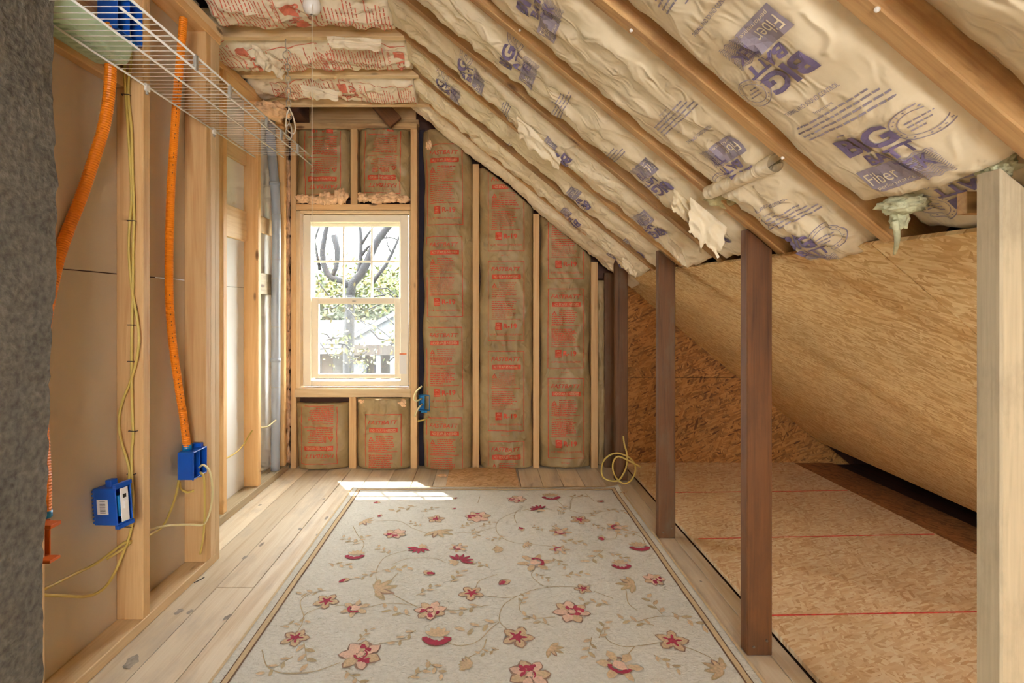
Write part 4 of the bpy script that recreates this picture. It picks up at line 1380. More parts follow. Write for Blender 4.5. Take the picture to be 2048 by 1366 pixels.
    for layer, ink in enumerate(('rf_tan2', 'rf_dark', 'rf_tan', 'rf_pink', 'rf_red')):
        if not L[ink]: continue
        mats.append(ink)
        for p in L[ink]:
            ccx = sum(q[0] for q in p) / len(p); ccy = sum(q[1] for q in p) / len(p)
            base = len(vs)
            for (x, y) in p:
                vs.append((x, y, rugz(x, y) + 0.0012 + layer * 0.0005))
            vs.append((ccx, ccy, rugz(ccx, ccy) + 0.0013 + layer * 0.0005))
            for k in range(len(p)):
                fs.append((base + k, base + (k + 1) % len(p), base + len(p))); mi.append(len(mats) - 1)
    bpy.data.objects.remove(root)
    me = mesh(vs, fs, 'motif', False, mi)
    me.update()
    bm = bmesh.new(); bm.from_mesh(me)
    for f in bm.faces:
        f.normal_update()
        if f.normal.z < 0: f.normal_flip()
    bm.to_mesh(me); bm.free()
    return link('flower_motif' if kind not in ('leaf', 'sprig', 'tulip') else 'leaf_motif', me, mats, rug)
def fl(cx, cy):
    px, py = 440 + cx * 0.4297, 920 + cy * 0.4297
    D = CH * F / (py - CY)
    return ((px - CX) / F * D, D)
FLW = [(1380, 192, 75, 'rose'), (1540, 180, 85, 'cup'), (1490, 240, 75, 'spray'), (1765, 203, 50, 'bud'), (1675, 290, 80, 'star'), (1850, 325, 75, 'ring'), (1775, 372, 75, 'bud'), (1950, 415, 95, 'cup'),
       (1585, 345, 70, 'ring'), (1405, 335, 60, 'bud'), (1430, 405, 65, 'leaf'), (1580, 430, 65, 'ring'), (1300, 428, 80, 'tulip'), (1085, 238, 32, 'bud'), (1005, 285, 70, 'star'), (1200, 275, 100, 'rose'),
       (1020, 350, 115, 'leaf'), (815, 355, 85, 'rose'), (745, 268, 50, 'bud'), (680, 298, 80, 'leaf'), (735, 208, 48, 'bud'), (630, 455, 90, 'cup'), (930, 420, 90, 'spray'), (1110, 420, 60, 'ring'),
       (1110, 485, 110, 'spray'), (965, 538, 85, 'bud'), (585, 572, 75, 'bud'), (755, 612, 150, 'leaf'), (1170, 635, 100, 'star'), (1330, 580, 95, 'bud'), (1465, 490, 110, 'ring'), (1865, 500, 90, 'cup'),
       (2020, 570, 85, 'rose'), (1690, 615, 70, 'star'), (1900, 592, 120, 'leaf'), (1635, 722, 140, 'rose'), (495, 672, 100, 'star'), (630, 705, 90, 'ring'), (980, 715, 120, 'rose'), (350, 845, 110, 'star'),
       (1010, 838, 135, 'cup'), (655, 925, 165, 'rose'), (1385, 842, 130, 'star'), (1555, 900, 100, 'leaf'), (1150, 970, 115, 'tulip'), (1440, 1020, 160, 'rose'), (1860, 975, 140, 'ring'), (2105, 860, 130, 'star'),
       (2310, 985, 140, 'leaf'), (1090, 190, 40, 'bud'), (1885, 160, 40, 'leaf')]
for k, (cx, cy, s, kind) in enumerate(FLW):
    x, y = fl(cx, cy)
    r = s * 0.4297 / F * y * 0.56
    motif(kind, x, y, r, 100 + k)
SPR = [(690, 550, 60), (600, 385, 60), (560, 500, 70), (820, 520, 75), (960, 620, 70), (1100, 555, 70), (820, 720, 90), (860, 840, 80), (670, 830, 60), (345, 775, 70), (430, 630, 70), (400, 920, 110), (270, 975, 90),
       (1210, 790, 110), (1410, 660, 60), (1470, 760, 80), (1650, 545, 70), (1750, 680, 80), (1720, 890, 90), (1780, 805, 80), (1940, 770, 90), (2020, 690, 90), (2180, 760, 100), (2260, 720, 80), (1150, 710, 80), (1250, 910, 60),
       (940, 1000, 90), (1000, 985, 80), (1750, 460, 90), (1580, 490, 60), (1640, 390, 70), (1760, 320, 45), (1560, 330, 40), (1910, 355, 60), (1840, 245, 60), (1740, 260, 50), (1660, 178, 50), (1590, 245, 55), (1240, 310, 50),
       (1140, 315, 45), (910, 310, 45), (860, 235, 70), (970, 240, 50), (650, 385, 60), (760, 435, 60), (1190, 350, 55), (1290, 375, 50), (1480, 330, 40), (1500, 555, 50), (1210, 500, 60), (1860, 460, 60), (2080, 960, 80), (630, 1035, 90)]
for k, (cx, cy, s) in enumerate(SPR):
    x, y = fl(cx, cy)
    if RX0 + .09 < x < RX1 - .09:
        motif('sprig', x, y, s * 0.4297 / F * y * 0.85, 300 + k)
rng = random.Random(12)
for k in range(26):                                 # the part of the rug in front of the camera's view
    x, y = rng.uniform(RX0 + .15, RX1 - .15), rng.uniform(RY0 + .12, 1.46)
    motif(('rose', 'star', 'leaf', 'sprig', 'cup', 'ring')[k % 6], x, y, rng.uniform(.03, .055), 500 + k)
VINES = [[(495, 690), (400, 730), (380, 780), (350, 830)], [(430, 630), (375, 670), (390, 740)], [(755, 600), (725, 560), (740, 500), (780, 460), (900, 425)], [(780, 590), (830, 540)], [(790, 630), (850, 665), (920, 700)],
         [(1030, 705), (1100, 715), (1250, 690)], [(1190, 610), (1210, 575), (1290, 545)], [(1225, 645), (1330, 655), (1390, 645), (1450, 620), (1530, 605), (1650, 605)], [(1385, 645), (1320, 690), (1300, 760), (1340, 810)],
         [(1390, 660), (1400, 720), (1460, 750), (1560, 745)], [(1050, 865), (1120, 880), (1200, 860), (1260, 800), (1300, 770)], [(1150, 940), (1220, 900), (1240, 850)], [(195, 900), (220, 980), (290, 1010), (410, 1012)],
         [(1465, 520), (1450, 550), (1490, 590), (1530, 605)], [(1740, 625), (1830, 660)], [(1890, 620), (1900, 680), (1940, 715)], [(1790, 810), (1800, 850), (1860, 880), (1930, 885), (2060, 865)], [(1930, 885), (1890, 930)],
         [(2105, 870), (2200, 900), (2290, 940)], [(1940, 770), (2040, 745), (2180, 745)], [(1440, 240), (1370, 255), (1300, 290), (1285, 330), (1310, 370), (1370, 395), (1480, 405), (1570, 420)], [(1490, 255), (1400, 240), (1370, 270), (1380, 305)],
         [(1560, 190), (1620, 240), (1700, 260), (1790, 250), (1850, 240)], [(1700, 165), (1740, 200)], [(1630, 240), (1640, 190), (1700, 180)], [(1850, 345), (1840, 375), (1790, 380)], [(1900, 345), (1960, 370), (1980, 405)], [(620, 320), (640, 360), (670, 400), (655, 440)],
         [(720, 295), (830, 295), (900, 330), (960, 350)], [(1090, 350), (1190, 345), (1280, 325)], [(800, 500), (880, 470), (1000, 470), (1050, 490)], [(600, 690), (560, 690), (540, 690)], [(690, 700), (780, 680), (900, 690)], [(1210, 180), (1200, 210)], [(740, 870), (880, 850)], [(560, 960), (430, 1005), (290, 1010)]]
vines = []
for vn in VINES:
    pts = [Vector((*fl(*p), 0)) for p in vn]
    path = smooth_path(pts, 0.012)
    for a, b in zip(path[:-1], path[1:]):
        d = (b - a)
        if d.length < 1e-6: continue
        d = d.normalized(); s = Vector((-d.y, d.x, 0)) * 0.0016
        vines.append([(a.x - s.x, a.y - s.y), (b.x - s.x, b.y - s.y), (b.x + s.x, b.y + s.y), (a.x + s.x, a.y + s.y)])
rug_poly('vine_pattern', vines, 'rf_tan2', 0, 0.1)

# ------------------------------------------------------------------ wire shelf
ZS = 1.912
SX0, SX1, SY0, SY1 = -1.192, -0.900, 1.27, 2.672
shelf = thing('wire_shelf', 'white wire shelf hung high along the left stud wall', 'shelf')
for xx, zz_, r in ((SX0, ZS - 0.003, 0.0034), (-1.045, ZS - 0.003, 0.0034), (SX1, ZS, 0.0034), (SX1, ZS - 0.042, 0.0034)):
    tube('rail', [(xx, SY0, zz_), (xx, SY1, zz_)], r, 'wire_white', shelf, 8, None)
n = int((SY1 - SY0) / 0.029)
v, f = tube_data(smooth_path([(SX0, 0, 0), (SX1, 0, 0)], 0.15), 0.00125, 5)
wm = mesh(v, f, 'cross_wire', True); wm.materials.append(M['wire_white'])
for k in range(n):
    o = bpy.data.objects.new('cross_wire', wm); COL.objects.link(o); o.parent = shelf
    o.location = (0, SY0 + 0.012 + k * 0.029, ZS + 0.0012)
for Y in (1.60, 1.815, 2.12, 2.27, 2.47):
    block('lip_clip', SX1 - 0.003, SX1 + 0.006, Y - 0.007, Y + 0.007, ZS - 0.045, ZS + 0.002, 'clip_grey', shelf, 2, 0.001)
for Y in (1.815, 2.265):
    block('wall_clip', SX0 - 0.004, SX0 + 0.006, Y - 0.012, Y + 0.012, ZS - 0.02, ZS + 0.006, 'wire_white', shelf, 1, 0.002)
    block('clip_peg', SX0 - 0.002, SX0 + 0.004, Y - 0.005, Y + 0.005, ZS - 0.032, ZS - 0.02, 'clip_grey', shelf, 2, 0.001)

# mint green tray on the shelf
tray = thing('storage_tray', 'mint green plastic tray lying on the wire shelf by the chimney', 'tray')
def rounded_box(name, x0, x1, y0, y1, z0, z1, r, mat, parent, flare=0.0):
    out = []
    for (cx, cy, a0) in ((x1 - r, y1 - r, 0), (x0 + r, y1 - r, math.pi / 2), (x0 + r, y0 + r, math.pi), (x1 - r, y0 + r, 1.5 * math.pi)):
        for k in range(7):
            a = a0 + math.pi / 2 * k / 6
            out.append((cx + r * math.cos(a), cy + r * math.sin(a), math.cos(a), math.sin(a)))
    n = len(out); vs, fs = [], []
    prof = [(-0.010, 0.0), (-0.003, 0.003), (0.0, 0.010), (flare, 1.0), (flare + 0.008, 1.0), (flare + 0.008, 0.985), (flare - 0.004, 0.98), (-0.006, 0.06)]
    for (d, t_) in prof:
        z = z0 + (t_ if t_ < 0.02 and t_ > 0 else t_ * (z1 - z0))
        for (x, y, cx, cy) in out: vs.append((x + cx * d, y + cy * d, z))
    for k in range(len(prof) - 1):
        for j in range(n):
            a = k * n + j; b = k * n + (j + 1) % n
            fs.append((a, b, b + n, a + n))
    fs.append(tuple(reversed(range(n)))); fs.append(tuple((len(prof) - 1) * n + j for j in range(n)))
    return link(name, mesh(vs, fs, name, False), mat, parent)
rounded_box('tray_body', -1.262, -1.145, 1.33, 1.675, ZS + 0.0045, ZS + 0.060, 0.028, 'mint', tray, 0.012)
for k in range(11):
    Y = 1.37 + k * 0.026
    block('rib', -1.235, -1.175, Y, Y + 0.012, ZS + 0.003, ZS + 0.0048, 'mint_dark', tray, 0, 0.0005)

# hanging chain
chn = thing('hanging_chain', 'steel chain hanging from a ceiling joist to the shelf edge', 'chain')
ctop = Vector((-0.972, 2.512, ZJ)); cbot = Vector((-0.899, 2.365, ZS + 0.004))
tube('hook', [ctop + Vector((0, 0, 0.004)), ctop + Vector((0, 0, -0.045)), ctop + Vector((0.012, 0, -0.055)), ctop + Vector((0.026, 0, -0.075)), ctop + Vector((0.012, 0, -0.098)), ctop + Vector((-0.010, 0, -0.090)), ctop + Vector((-0.012, 0, -0.068)), ctop + Vector((0.004, 0, -0.055))], 0.0025, 'steel', chn, 6, 0.006)
def link_mesh(L, wd, r):
    pts = []
    for k in range(20):
        a = 2 * math.pi * k / 20
        pts.append(Vector((math.cos(a) * wd, 0, math.sin(a) * wd + (L / 2 - wd) * (1 if math.sin(a) >= 0 else -1))))
    pts.append(pts[0])
    v, f = tube_data(pts, r, 6, 1.0, False)
    return mesh(v, f, 'link', True)
lm = link_mesh(0.042, 0.010, 0.0022); lm.materials.append(M['steel'])
start = ctop + Vector((0.008, 0, -0.095)); dirv = (cbot + Vector((0, 0, 0.05)) - start)
nl = int(dirv.length / 0.0345)
for k in range(nl):
    o = bpy.data.objects.new('link', lm); COL.objects.link(o); o.parent = chn
    q = (-dirv).to_track_quat('Z', 'X')
    o.location = start + dirv * ((k + 0.5) / nl)
    o.rotation_mode = 'QUATERNION'
    o.rotation_quaternion = q @ Matrix.Rotation(math.radians(90 * (k % 2)), 4, 'Z').to_quaternion()
tube('snap_hook', [cbot + Vector((0, 0, 0.06)), cbot + Vector((-0.012, 0.0, 0.04)), cbot + Vector((-0.014, 0, 0.0)), cbot + Vector((0, 0, -0.014)), cbot + Vector((0.012, 0, 0.0)), cbot + Vector((0.010, 0, 0.04)), cbot + Vector((0, 0, 0.06))], 0.003, 'steel', chn, 6, 0.006)
tube('cord_loop', [cbot + Vector((0.0, 0, 0.13)), cbot + Vector((0.018, 0, 0.09)), cbot + Vector((0.028, 0, 0.035)), cbot + Vector((0.020, 0, 0.012)), cbot + Vector((0.0, 0, 0.02)), cbot + Vector((-0.014, 0, 0.04)), cbot + Vector((-0.012, 0, 0.09)), cbot + Vector((0.0, 0, 0.13))], 0.0028, 'cord', chn, 6, 0.008)

# pull cord lamp
lamp = thing('ceiling_lamp', 'white bulb under the ceiling insulation with a long pull cord', 'lamp')
lc = Vector((-0.706, 2.10, 2.345))
def lathe(name, prof, c, mat, parent, seg=20):
    vs, fs = [], []
    for (r, z) in prof:
        for k in range(seg):
            a = 2 * math.pi * k / seg
            vs.append((c[0] + r * math.cos(a), c[1] + r * math.sin(a), c[2] + z))
    for i in range(len(prof) - 1):
        for k in range(seg):
            a = i * seg + k; b = i * seg + (k + 1) % seg
            fs.append((a, b, b + seg, a + seg))
    fs.append(tuple(range(seg))); fs.append(tuple(reversed(range((len(prof) - 1) * seg, len(prof) * seg))))
    return link(name, mesh(vs, fs, name, True), mat, parent)
M['bulb_off'] = plain('frosted_bulb', lin(236, 234, 230), 0.25)
lathe('bulb', [(0.006, 0.0), (0.022, 0.003), (0.032, 0.014), (0.036, 0.030), (0.034, 0.048), (0.024, 0.068), (0.016, 0.08)], lc - Vector((0, 0, 0.02)), 'bulb_off', lamp)
lathe('lampholder', [(0.018, 0.0), (0.026, 0.004), (0.026, 0.03), (0.05, 0.04), (0.05, 0.056)], lc + Vector((0, 0, 0.05)), 'white_vinyl', lamp)
tube('pull_cord', [lc + Vector((0.012, -0.012, 0.05)), lc + Vector((0.0145, -0.04, -0.02)), (lc.x + 0.0145, lc.y - 0.042, 1.16)], 0.0012, 'cord', lamp, 5, 0.05)

# fill lamp added out of view behind the camera to light the near half
l2_ = thing('ceiling_lamp', 'lit bare bulb added on the ceiling behind the viewpoint as fill light', 'lamp')
lathe('bulb', [(0.006, 0.0), (0.022, 0.003), (0.032, 0.014), (0.036, 0.030), (0.034, 0.048), (0.024, 0.068), (0.016, 0.08)], (-0.2, -0.75, 2.16), emit('fill_bulb', (1, 0.86, 0.66, 1), 6.0), l2_)
lathe('lampholder', [(0.018, 0.0), (0.026, 0.004), (0.026, 0.03), (0.05, 0.04), (0.05, 0.2)], (-0.2, -0.75, 2.235), 'white_vinyl', l2_)
pl = bpy.data.lights.new('fill_bulb_light', 'POINT')
pl.energy = 5.0; pl.color = (1.0, 0.90, 0.76); pl.shadow_soft_size = 0.06
po = bpy.data.objects.new('fill_bulb_light', pl); po.location = (-0.2, -0.75, 2.08); COL.objects.link(po); po.parent = l2_

# ------------------------------------------------------------------ conduits, boxes and cables on the left wall
def corrug(name, pts, r, label, parent=None):
    t_ = thing(name, label, 'conduit')
    path = smooth_path(pts, 0.004)
    v, f = tube_data(path, lambda i, n: r * (1.0 + (0.07 if i % 2 else -0.05)), 12)
    link('corrugated_tube', mesh(v, f, name, False), 'orange', t_)
    return t_, path
p1 = [Vector((-1.245, 1.700, 2.06)), P(219, 60, 1.68), P(221, 130, 1.67), P(218, 190, 1.66), P(208, 252, 1.65), P(188, 318, 1.63), P(162, 395, 1.60), P(135, 463, 1.57), P(113, 530, 1.53), P(90, 640, 1.48), P(78, 760, 1.45), P(84, 880, 1.44), P(88, 960, 1.43), P(88, 1030, 1.425)]
cd1, _ = corrug('orange_conduit', p1, 0.0165, 'orange corrugated conduit curving down behind the chimney edge')
p2 = [P(367, 36, 2.06), P(362, 100, 2.06), P(355, 180, 2.06), P(348, 280, 2.05), P(341, 400, 2.05), P(338, 560, 2.05), P(342, 650, 2.06), P(349, 715, 2.08), P(358, 778, 2.10), P(367, 835, 2.125), P(375, 902, 2.145)]
cd2, path2 = corrug('orange_conduit', p2, 0.0150, 'orange corrugated conduit running from the top plate into the two gang box')
vs, fs = [], []
rng = random.Random(5)
acc = 0
for i in range(60, len(path2) - 12, 4):
    if rng.random() < 0.35 or (i // 90) % 3 == 2: continue
    p = path2[i]; d = (path2[i + 2] - path2[i]).normalized()
    toc = (Vector((0, 0, CH)) - p).normalized(); s = d.cross(toc).normalized()
    q = p + toc * 0.0168
    b = len(vs)
    for (a_, c_) in ((-1, -1), (1, -1), (1, 1), (-1, 1)):
        vs.append(q + s * (0.0012 * a_) + d * (0.0032 * c_) + s * -0.002)
    fs.append((b, b + 1, b + 2, b + 3))
link('printed_marks', mesh(vs, fs, 'printed_marks'), 'black', cd2)['kind'] = 'stuff'

def open_box(name, parent, sx, sy, sz, mat, mt, div=0, wall=0.004):
    """box open towards local +X"""
    def loc(nm, x0, x1, y0, y1, z0, z1, m=mat, par=parent):
        o = block(nm, x0, x1, y0, y1, z0, z1, m, None, 0, 0.001)
        o.matrix_basis = mt @ o.matrix_basis
        o.parent = par
        return o
    loc('box_back', -sx / 2, -sx / 2 + wall, -sy / 2, sy / 2, -sz / 2, sz / 2)
    for s in (-1, 1):
        loc('box_side', -sx / 2 + wall, sx / 2, s * (sy / 2) - (wall if s > 0 else 0), s * (sy / 2) + (wall if s < 0 else 0), -sz / 2, sz / 2)
        loc('box_end', -sx / 2 + wall, sx / 2, -sy / 2 + wall, sy / 2 - wall, s * (sz / 2) - (wall if s > 0 else 0), s * (sz / 2) + (wall if s < 0 else 0))
    for k in range(div):
        y = -sy / 2 + sy * (k + 1) / (div + 1)
        loc('divider', -sx / 2 + wall, sx / 2 - 0.002, y - 0.0015, y + 0.0015, -sz / 2 + wall, sz / 2 - wall)
    return loc
# two gang box on the triple stud
e2 = thing('electrical_box', 'blue two gang electrical box on the triple stud with wires hanging out', 'electrical box')
c2_ = Vector((-1.2215, 2.1515, 0.482))
loc = open_box('box', e2, 0.066, 0.101, 0.112, 'blue', Matrix.Translation(c2_), 1)
loc('rim', 0.029, 0.033, -0.054, -0.0505, -0.06, 0.06)
loc('nail_boss', -0.02, 0.02, 0.025, 0.045, 0.056, 0.074)
loc('nail_boss', -0.02, 0.02, 0.025, 0.045, -0.070, -0.056)
tube('conduit_collar', [c2_ + Vector((-0.019, -0.006, 0.05)), c2_ + Vector((-0.019, -0.006, 0.078))], 0.0185, 'blue_light', e2, 12, None)
tube('wire', [P(398, 935, 2.15), P(407, 930, 2.12), P(418, 940, 2.13), P(424, 965, 2.14), P(424, 1000, 2.15), P(416, 1035, 2.15), P(405, 1050, 2.16), P(380, 1049, 2.13), P(330, 1052, 2.0), P(300, 1060, 1.93), P(285, 1068, 1.845)], 0.0042, 'cream_cable', e2, 6)
tube('wire', [P(398, 944, 2.16), P(406, 950, 2.14), P(409, 975, 2.16), P(409, 1040, 2.16), P(405, 1085, 2.16), P(400, 1108, 2.16)], 0.0046, 'yellow', e2, 6)
tube('wire', [P(358, 958, 2.14), P(352, 990, 2.11), P(340, 1024, 2.05), P(326, 1052, 2.0), P(305, 1067, 1.93), P(285, 1080, 1.845)], 0.0046, 'yellow', e2, 6)
tube('wire', [P(360, 965, 2.16), P(362, 978, 2.18), P(375, 985, 2.195), P(388, 981, 2.205)], 0.0046, 'yellow', e2, 6)
# single box with bar code label on the nearer stud
e1 = thing('electrical_box', 'blue switch box with a white bar code label on the near stud', 'electrical box')
mt1 = Matrix.Translation(P(226, 1008, 1.70)) @ Matrix.Rotation(math.radians(-13), 4, 'Z') @ Matrix.Rotation(math.radians(-5), 4, 'Y')
loc = open_box('box', e1, 0.092, 0.058, 0.118, 'blue', mt1, 0)
loc('yoke', 0.046, 0.049, -0.014, 0.014, -0.054, 0.054, 'label_white')
loc('screw_hole', 0.049, 0.0495, -0.006, 0.006, 0.022, 0.034, 'black')
loc('switch_body', 0.0, 0.0455, -0.018, 0.018, -0.034, 0.034, 'blue_light')
loc('toggle', 0.049, 0.056, -0.007, 0.007, -0.012, 0.014, 'label_white')
loc('ear', 0.036, 0.05, -0.0295, 0.0295, 0.0592, 0.072)
loc('ear', 0.036, 0.05, -0.0295, 0.0295, -0.072, -0.0592)
loc('clamp_wing', -0.012, 0.012, -0.012, 0.012, 0.0592, 0.082)
for k in range(9):
    loc('tooth', -0.052, -0.0462, -0.029, -0.021, -0.054 + k * 0.0125, -0.048 + k * 0.0125)
lb = loc('bar_code_label', -0.030, 0.014, -0.0302, -0.0292, -0.024, 0.024, 'label_white')
for k in range(9):
    a = 0.019 - k * 0.0045
    q = loc('bar', -0.018, 0.004, -0.0307, -0.0303, a - 0.001 - 0.0006 * (k % 3), a, 'black', lb)
    q.matrix_parent_inverse = lb.matrix_basis.inverted()
# upper box
e3 = thing('electrical_box', 'dark blue box high on the near stud above the wire shelf', 'electrical box')
loc = open_box('box', e3, 0.075, 0.125, 0.125, 'blue', Matrix.Translation((-1.232, 1.735, 2.10)), 1)
loc('nail_boss', -0.02, 0.02, -0.05, -0.03, -0.078, -0.063, 'blue_light')
loc('nail_boss', 0.0, 0.03, 0.02, 0.05, -0.078, -0.063, 'blue_light')
# orange box peeking out behind the chimney
e4 = thing('electrical_box', 'orange plastic box edge peeking out behind the chimney', 'electrical box')
loc = open_box('box', e4, 0.05, 0.05, 0.10, 'orange_box', Matrix.Translation(P(68, 1082, 1.395)), 0)
loc('flange', 0.025, 0.062, -0.02, 0.015, 0.040, 0.050)
loc('flange', 0.025, 0.060, -0.02, 0.015, -0.052, -0.044)
tube('conduit_collar', [P(88, 1035, 1.425), P(88, 1022, 1.425)], 0.019, 'blue_light', e4, 12, None)

GY = 'yellow cables on the near stud'
def cable(label, pts, r=0.0046, mat='yellow', ends=True, staples=()):
    t_ = thing('cable', label, 'cable')
    tube('sheath', pts, r, mat, t_, 7, 0.01)
    for (px, py, D) in staples:
        c = P(px, py, D)
        tube('staple', [c + Vector((-0.014, 0.004, 0)), c + Vector((-0.012, -0.006, 0.001)), c + Vector((0.012, -0.006, 0.0)), c + Vector((0.014, 0.004, 0))], 0.0016, 'staple', t_, 5, 0.02)
    return t_
D0 = 1.789
cable('yellow cable bowing out to the side on the near stud', [P(248, 40, 1.78), P(249, 110, D0), P(250, 150, D0), P(252, 200, D0), P(257, 270, D0), P(261, 340, D0), P(263, 400, D0), P(259, 450, D0), P(258, 510, D0), P(264, 580, D0), P(274, 635, D0 - .002), P(278, 680, D0 - .004), P(272, 725, D0 - .002), P(260, 765, D0), P(246, 800, D0), P(238, 838, D0), P(242, 880, D0), P(254, 920, D0 - .004), P(259, 945, D0 - .01), P(254, 970, D0 - .03), P(250, 985, 1.74)], staples=((252, 190, D0), (263, 442, D0), (264, 650, D0), (264, 723, D0)))
cable('straight yellow cable stapled down the near stud into the switch box', [P(258, 60, 1.78), P(262, 120, D0), P(257, 165, D0), P(257, 200, D0), P(263, 260, D0), P(265, 340, D0), P(268, 430, D0), P(266, 500, D0), P(266, 560, D0), P(264, 640, D0), P(263, 730, D0), P(264, 800, D0), P(266, 870, D0), P(263, 905, D0), P(264, 960, D0 - .008), P(266, 1010, D0 - .012), P(263, 1055, D0 - .006), P(254, 1086, D0 - .004), P(244, 1112, D0 - .01), P(232, 1140, D0 - .03), P(216, 1168, 1.73), P(196, 1185, 1.69), P(170, 1193, 1.63), P(130, 1192, 1.53), P(85, 1190, 1.43)], staples=((266, 862, D0), (263, 948, D0), (258, 1053, D0 - .004)))
cable('yellow cable sagging from a hole low in the near stud to the chimney', [P(263, 1082, 1.80), P(248, 1086, 1.775), P(225, 1103, 1.74), P(190, 1128, 1.66), P(145, 1150, 1.56), P(85, 1180, 1.43)])
cable('short cut end of yellow cable poking from the near stud', [P(263, 1084, 1.80), P(245, 1098, 1.78), P(228, 1109, 1.765), P(213, 1118, 1.75)])
cable('pale cable hanging from a hole in the stud beside the grey pipe', [P(505, 861, 3.118), P(497, 872, 3.09), P(488, 888, 3.05), P(472, 905, 2.96), P(452, 917, 2.78)], 0.0042)
cable('short pale cable crossing the grey pipe near the floor', [P(521, 855, 3.17), P(535, 853, 3.28), P(548, 843, 3.37), P(559, 834, 3.515)], 0.0042, 'cream_cable')

# grey pipe in the corner
pp = thing('grey_pipe', 'grey plastic pipe standing in the corner left of the window', 'pipe')
gx, gy = -1.395, 3.435
tube('pipe', [(gx - 0.004, gy, 0.0455), (gx, gy, 0.6), (gx, gy, 1.2), (gx + 0.004, gy, 1.6), (gx - 0.004, gy, 1.9), (gx - 0.03, gy, 2.2), (gx - 0.035, gy, 2.375)], 0.029, 'pvc', pp, 16, 0.03)
for z in (1.955, 0.78):
    tube('coupling', [(gx - (0.008 if z > 1 else 0), gy, z - 0.012), (gx - (0.008 if z > 1 else 0), gy, z + 0.012)], 0.034, 'pvc', pp, 16, None)
for z in (0.60, 1.0, 1.32, 1.45, 1.75):
    tube('ring_mark', [(gx + (0.003 if z > 1.4 else 0), gy, z - 0.002), (gx + (0.003 if z > 1.4 else 0), gy, z + 0.002)], 0.0298, 'clip_grey', pp, 16, None)

# box in the back wall with stub cables
e5 = thing('electrical_box', 'bright blue box in the back wall beside the window stud', 'electrical box')
loc = open_box('box', e5, 0.05, 0.075, 0.110, 'blue_light', Matrix.Translation(P(849, 805, 3.60)) @ Matrix.Rotation(math.radians(-90), 4, 'Z'), 1)
loc('screw_boss', 0.015, 0.027, -0.02, 0.02, -0.066, -0.056)
tube('wire', [P(843, 797, 3.59), P(836, 801, 3.55), P(828, 799, 3.53), P(832, 784, 3.52), P(844, 772, 3.53)], 0.006, 'cream_cable', e5, 6)
tube('wire', [P(845, 808, 3.59), P(839, 814, 3.55), P(833, 824, 3.54), P(829, 833, 3.54)], 0.006, 'cream_cable', e5, 6)
tube('wire', [P(857, 835, 3.60), P(847, 840, 3.57), P(836, 842, 3.55)], 0.006, 'yellow', e5, 6)

# coil of cable by the far post
coil = thing('cable_coil', 'loose coil of yellow cable on the floor by the far post', 'cable')
def cp(px, py, D): return P(px, py, D)
tube('sheath', [cp(1246, 872, 3.33), cp(1249, 890, 3.32), cp(1254, 910, 3.30), cp(1252, 935, 3.28), cp(1240, 958, 3.26), cp(1226, 962, 3.24), cp(1209, 957, 3.25), cp(1203, 943, 3.27), cp(1207, 922, 3.30), cp(1222, 909, 3.31), cp(1240, 907, 3.31), cp(1262, 918, 3.29), cp(1271, 935, 3.27), cp(1266, 955, 3.25), cp(1252, 967, 3.22), cp(1238, 962, 3.23), cp(1227, 945, 3.26), cp(1226, 925, 3.29), cp(1236, 913, 3.30), cp(1255, 920, 3.28), cp(1272, 929, 3.26), cp(1281, 933, 3.26)], 0.0055, 'yellow', coil, 7, 0.01)

# old knots and paint spots in the floor boards
def floor_spot(px, py, r, seed, sq=0.6, mat='spot_grey'):
    rg = random.Random(seed)
    D = CH * F / (py - CY); x, y = (px - CX) / F * D, D
    p = blob(x, y, r, rg, 12, sq, rg.uniform(1.2, 1.9))
    vs = [(a, b, 0.0006) for a, b in p] + [(x, y, 0.0007)]
    link('knot', mesh(vs, [(k, (k + 1) % 12, 12) for k in range(12)], 'knot'), mat, floor)
M['spot_grey'] = plain('grey_knot', lin(150, 142, 130), 0.7, noise_amt=0.3, nscale=60)
for k, (px, py, r) in enumerate(((490, 1115, 0.016), (575, 1165, 0.014), (600, 1058, 0.016), (634, 1070, 0.012), (358, 1223, 0.020), (380, 1224, 0.016), (648, 998, 0.012), (455, 1235, 0.018), (262, 1325, 0.032), (520, 1010, 0.014), (1402, 1163, 0.008))):
    floor_spot(px, py, r, 60 + k)

# scraps on the floor
sb = block('osb_scrap', bx(894, 3.33), bx(1036, 3.33), 3.215, 3.60, 0.0012, 0.012, 'osb_scrap', None, 0, 0.001)
tag(sb, 'flat square scrap of strand board lying on the floor under the batts', 'board')
pf = thing('paper_scrap', 'small crumpled pale scrap on the floor left of the loose board', 'scrap')
lump('scrap', P(884, 953, 3.44) + Vector((0, 0, 0.006)), 0.032, 0.02, 0.009, 'fiber_pink', pf, 3.3, 0.5, 3)
st = thing('wire_scrap', 'tiny dark wire scrap on the floor beside the stud plate', 'scrap')
tube('wire', [P(388, 1167, 2.11) + Vector((0, 0, .003)), P(400, 1161, 2.13) + Vector((0, 0, .003)), P(409, 1156, 2.15) + Vector((0, 0, .004))], 0.002, 'staple', st, 5)

# ------------------------------------------------------------------ outside: neighbouring house and trees
gr = structure('ground')
block('lawn', -60, 60, 4.5, 90, -3.2, -3.0, 'grass', gr, 0, 0)
house = thing('neighbour_house', 'pale gabled house with grey roof seen through the lower sash', 'house')
Dh = 17.0
def hp(px, py, D=Dh): return P(px, py, D)
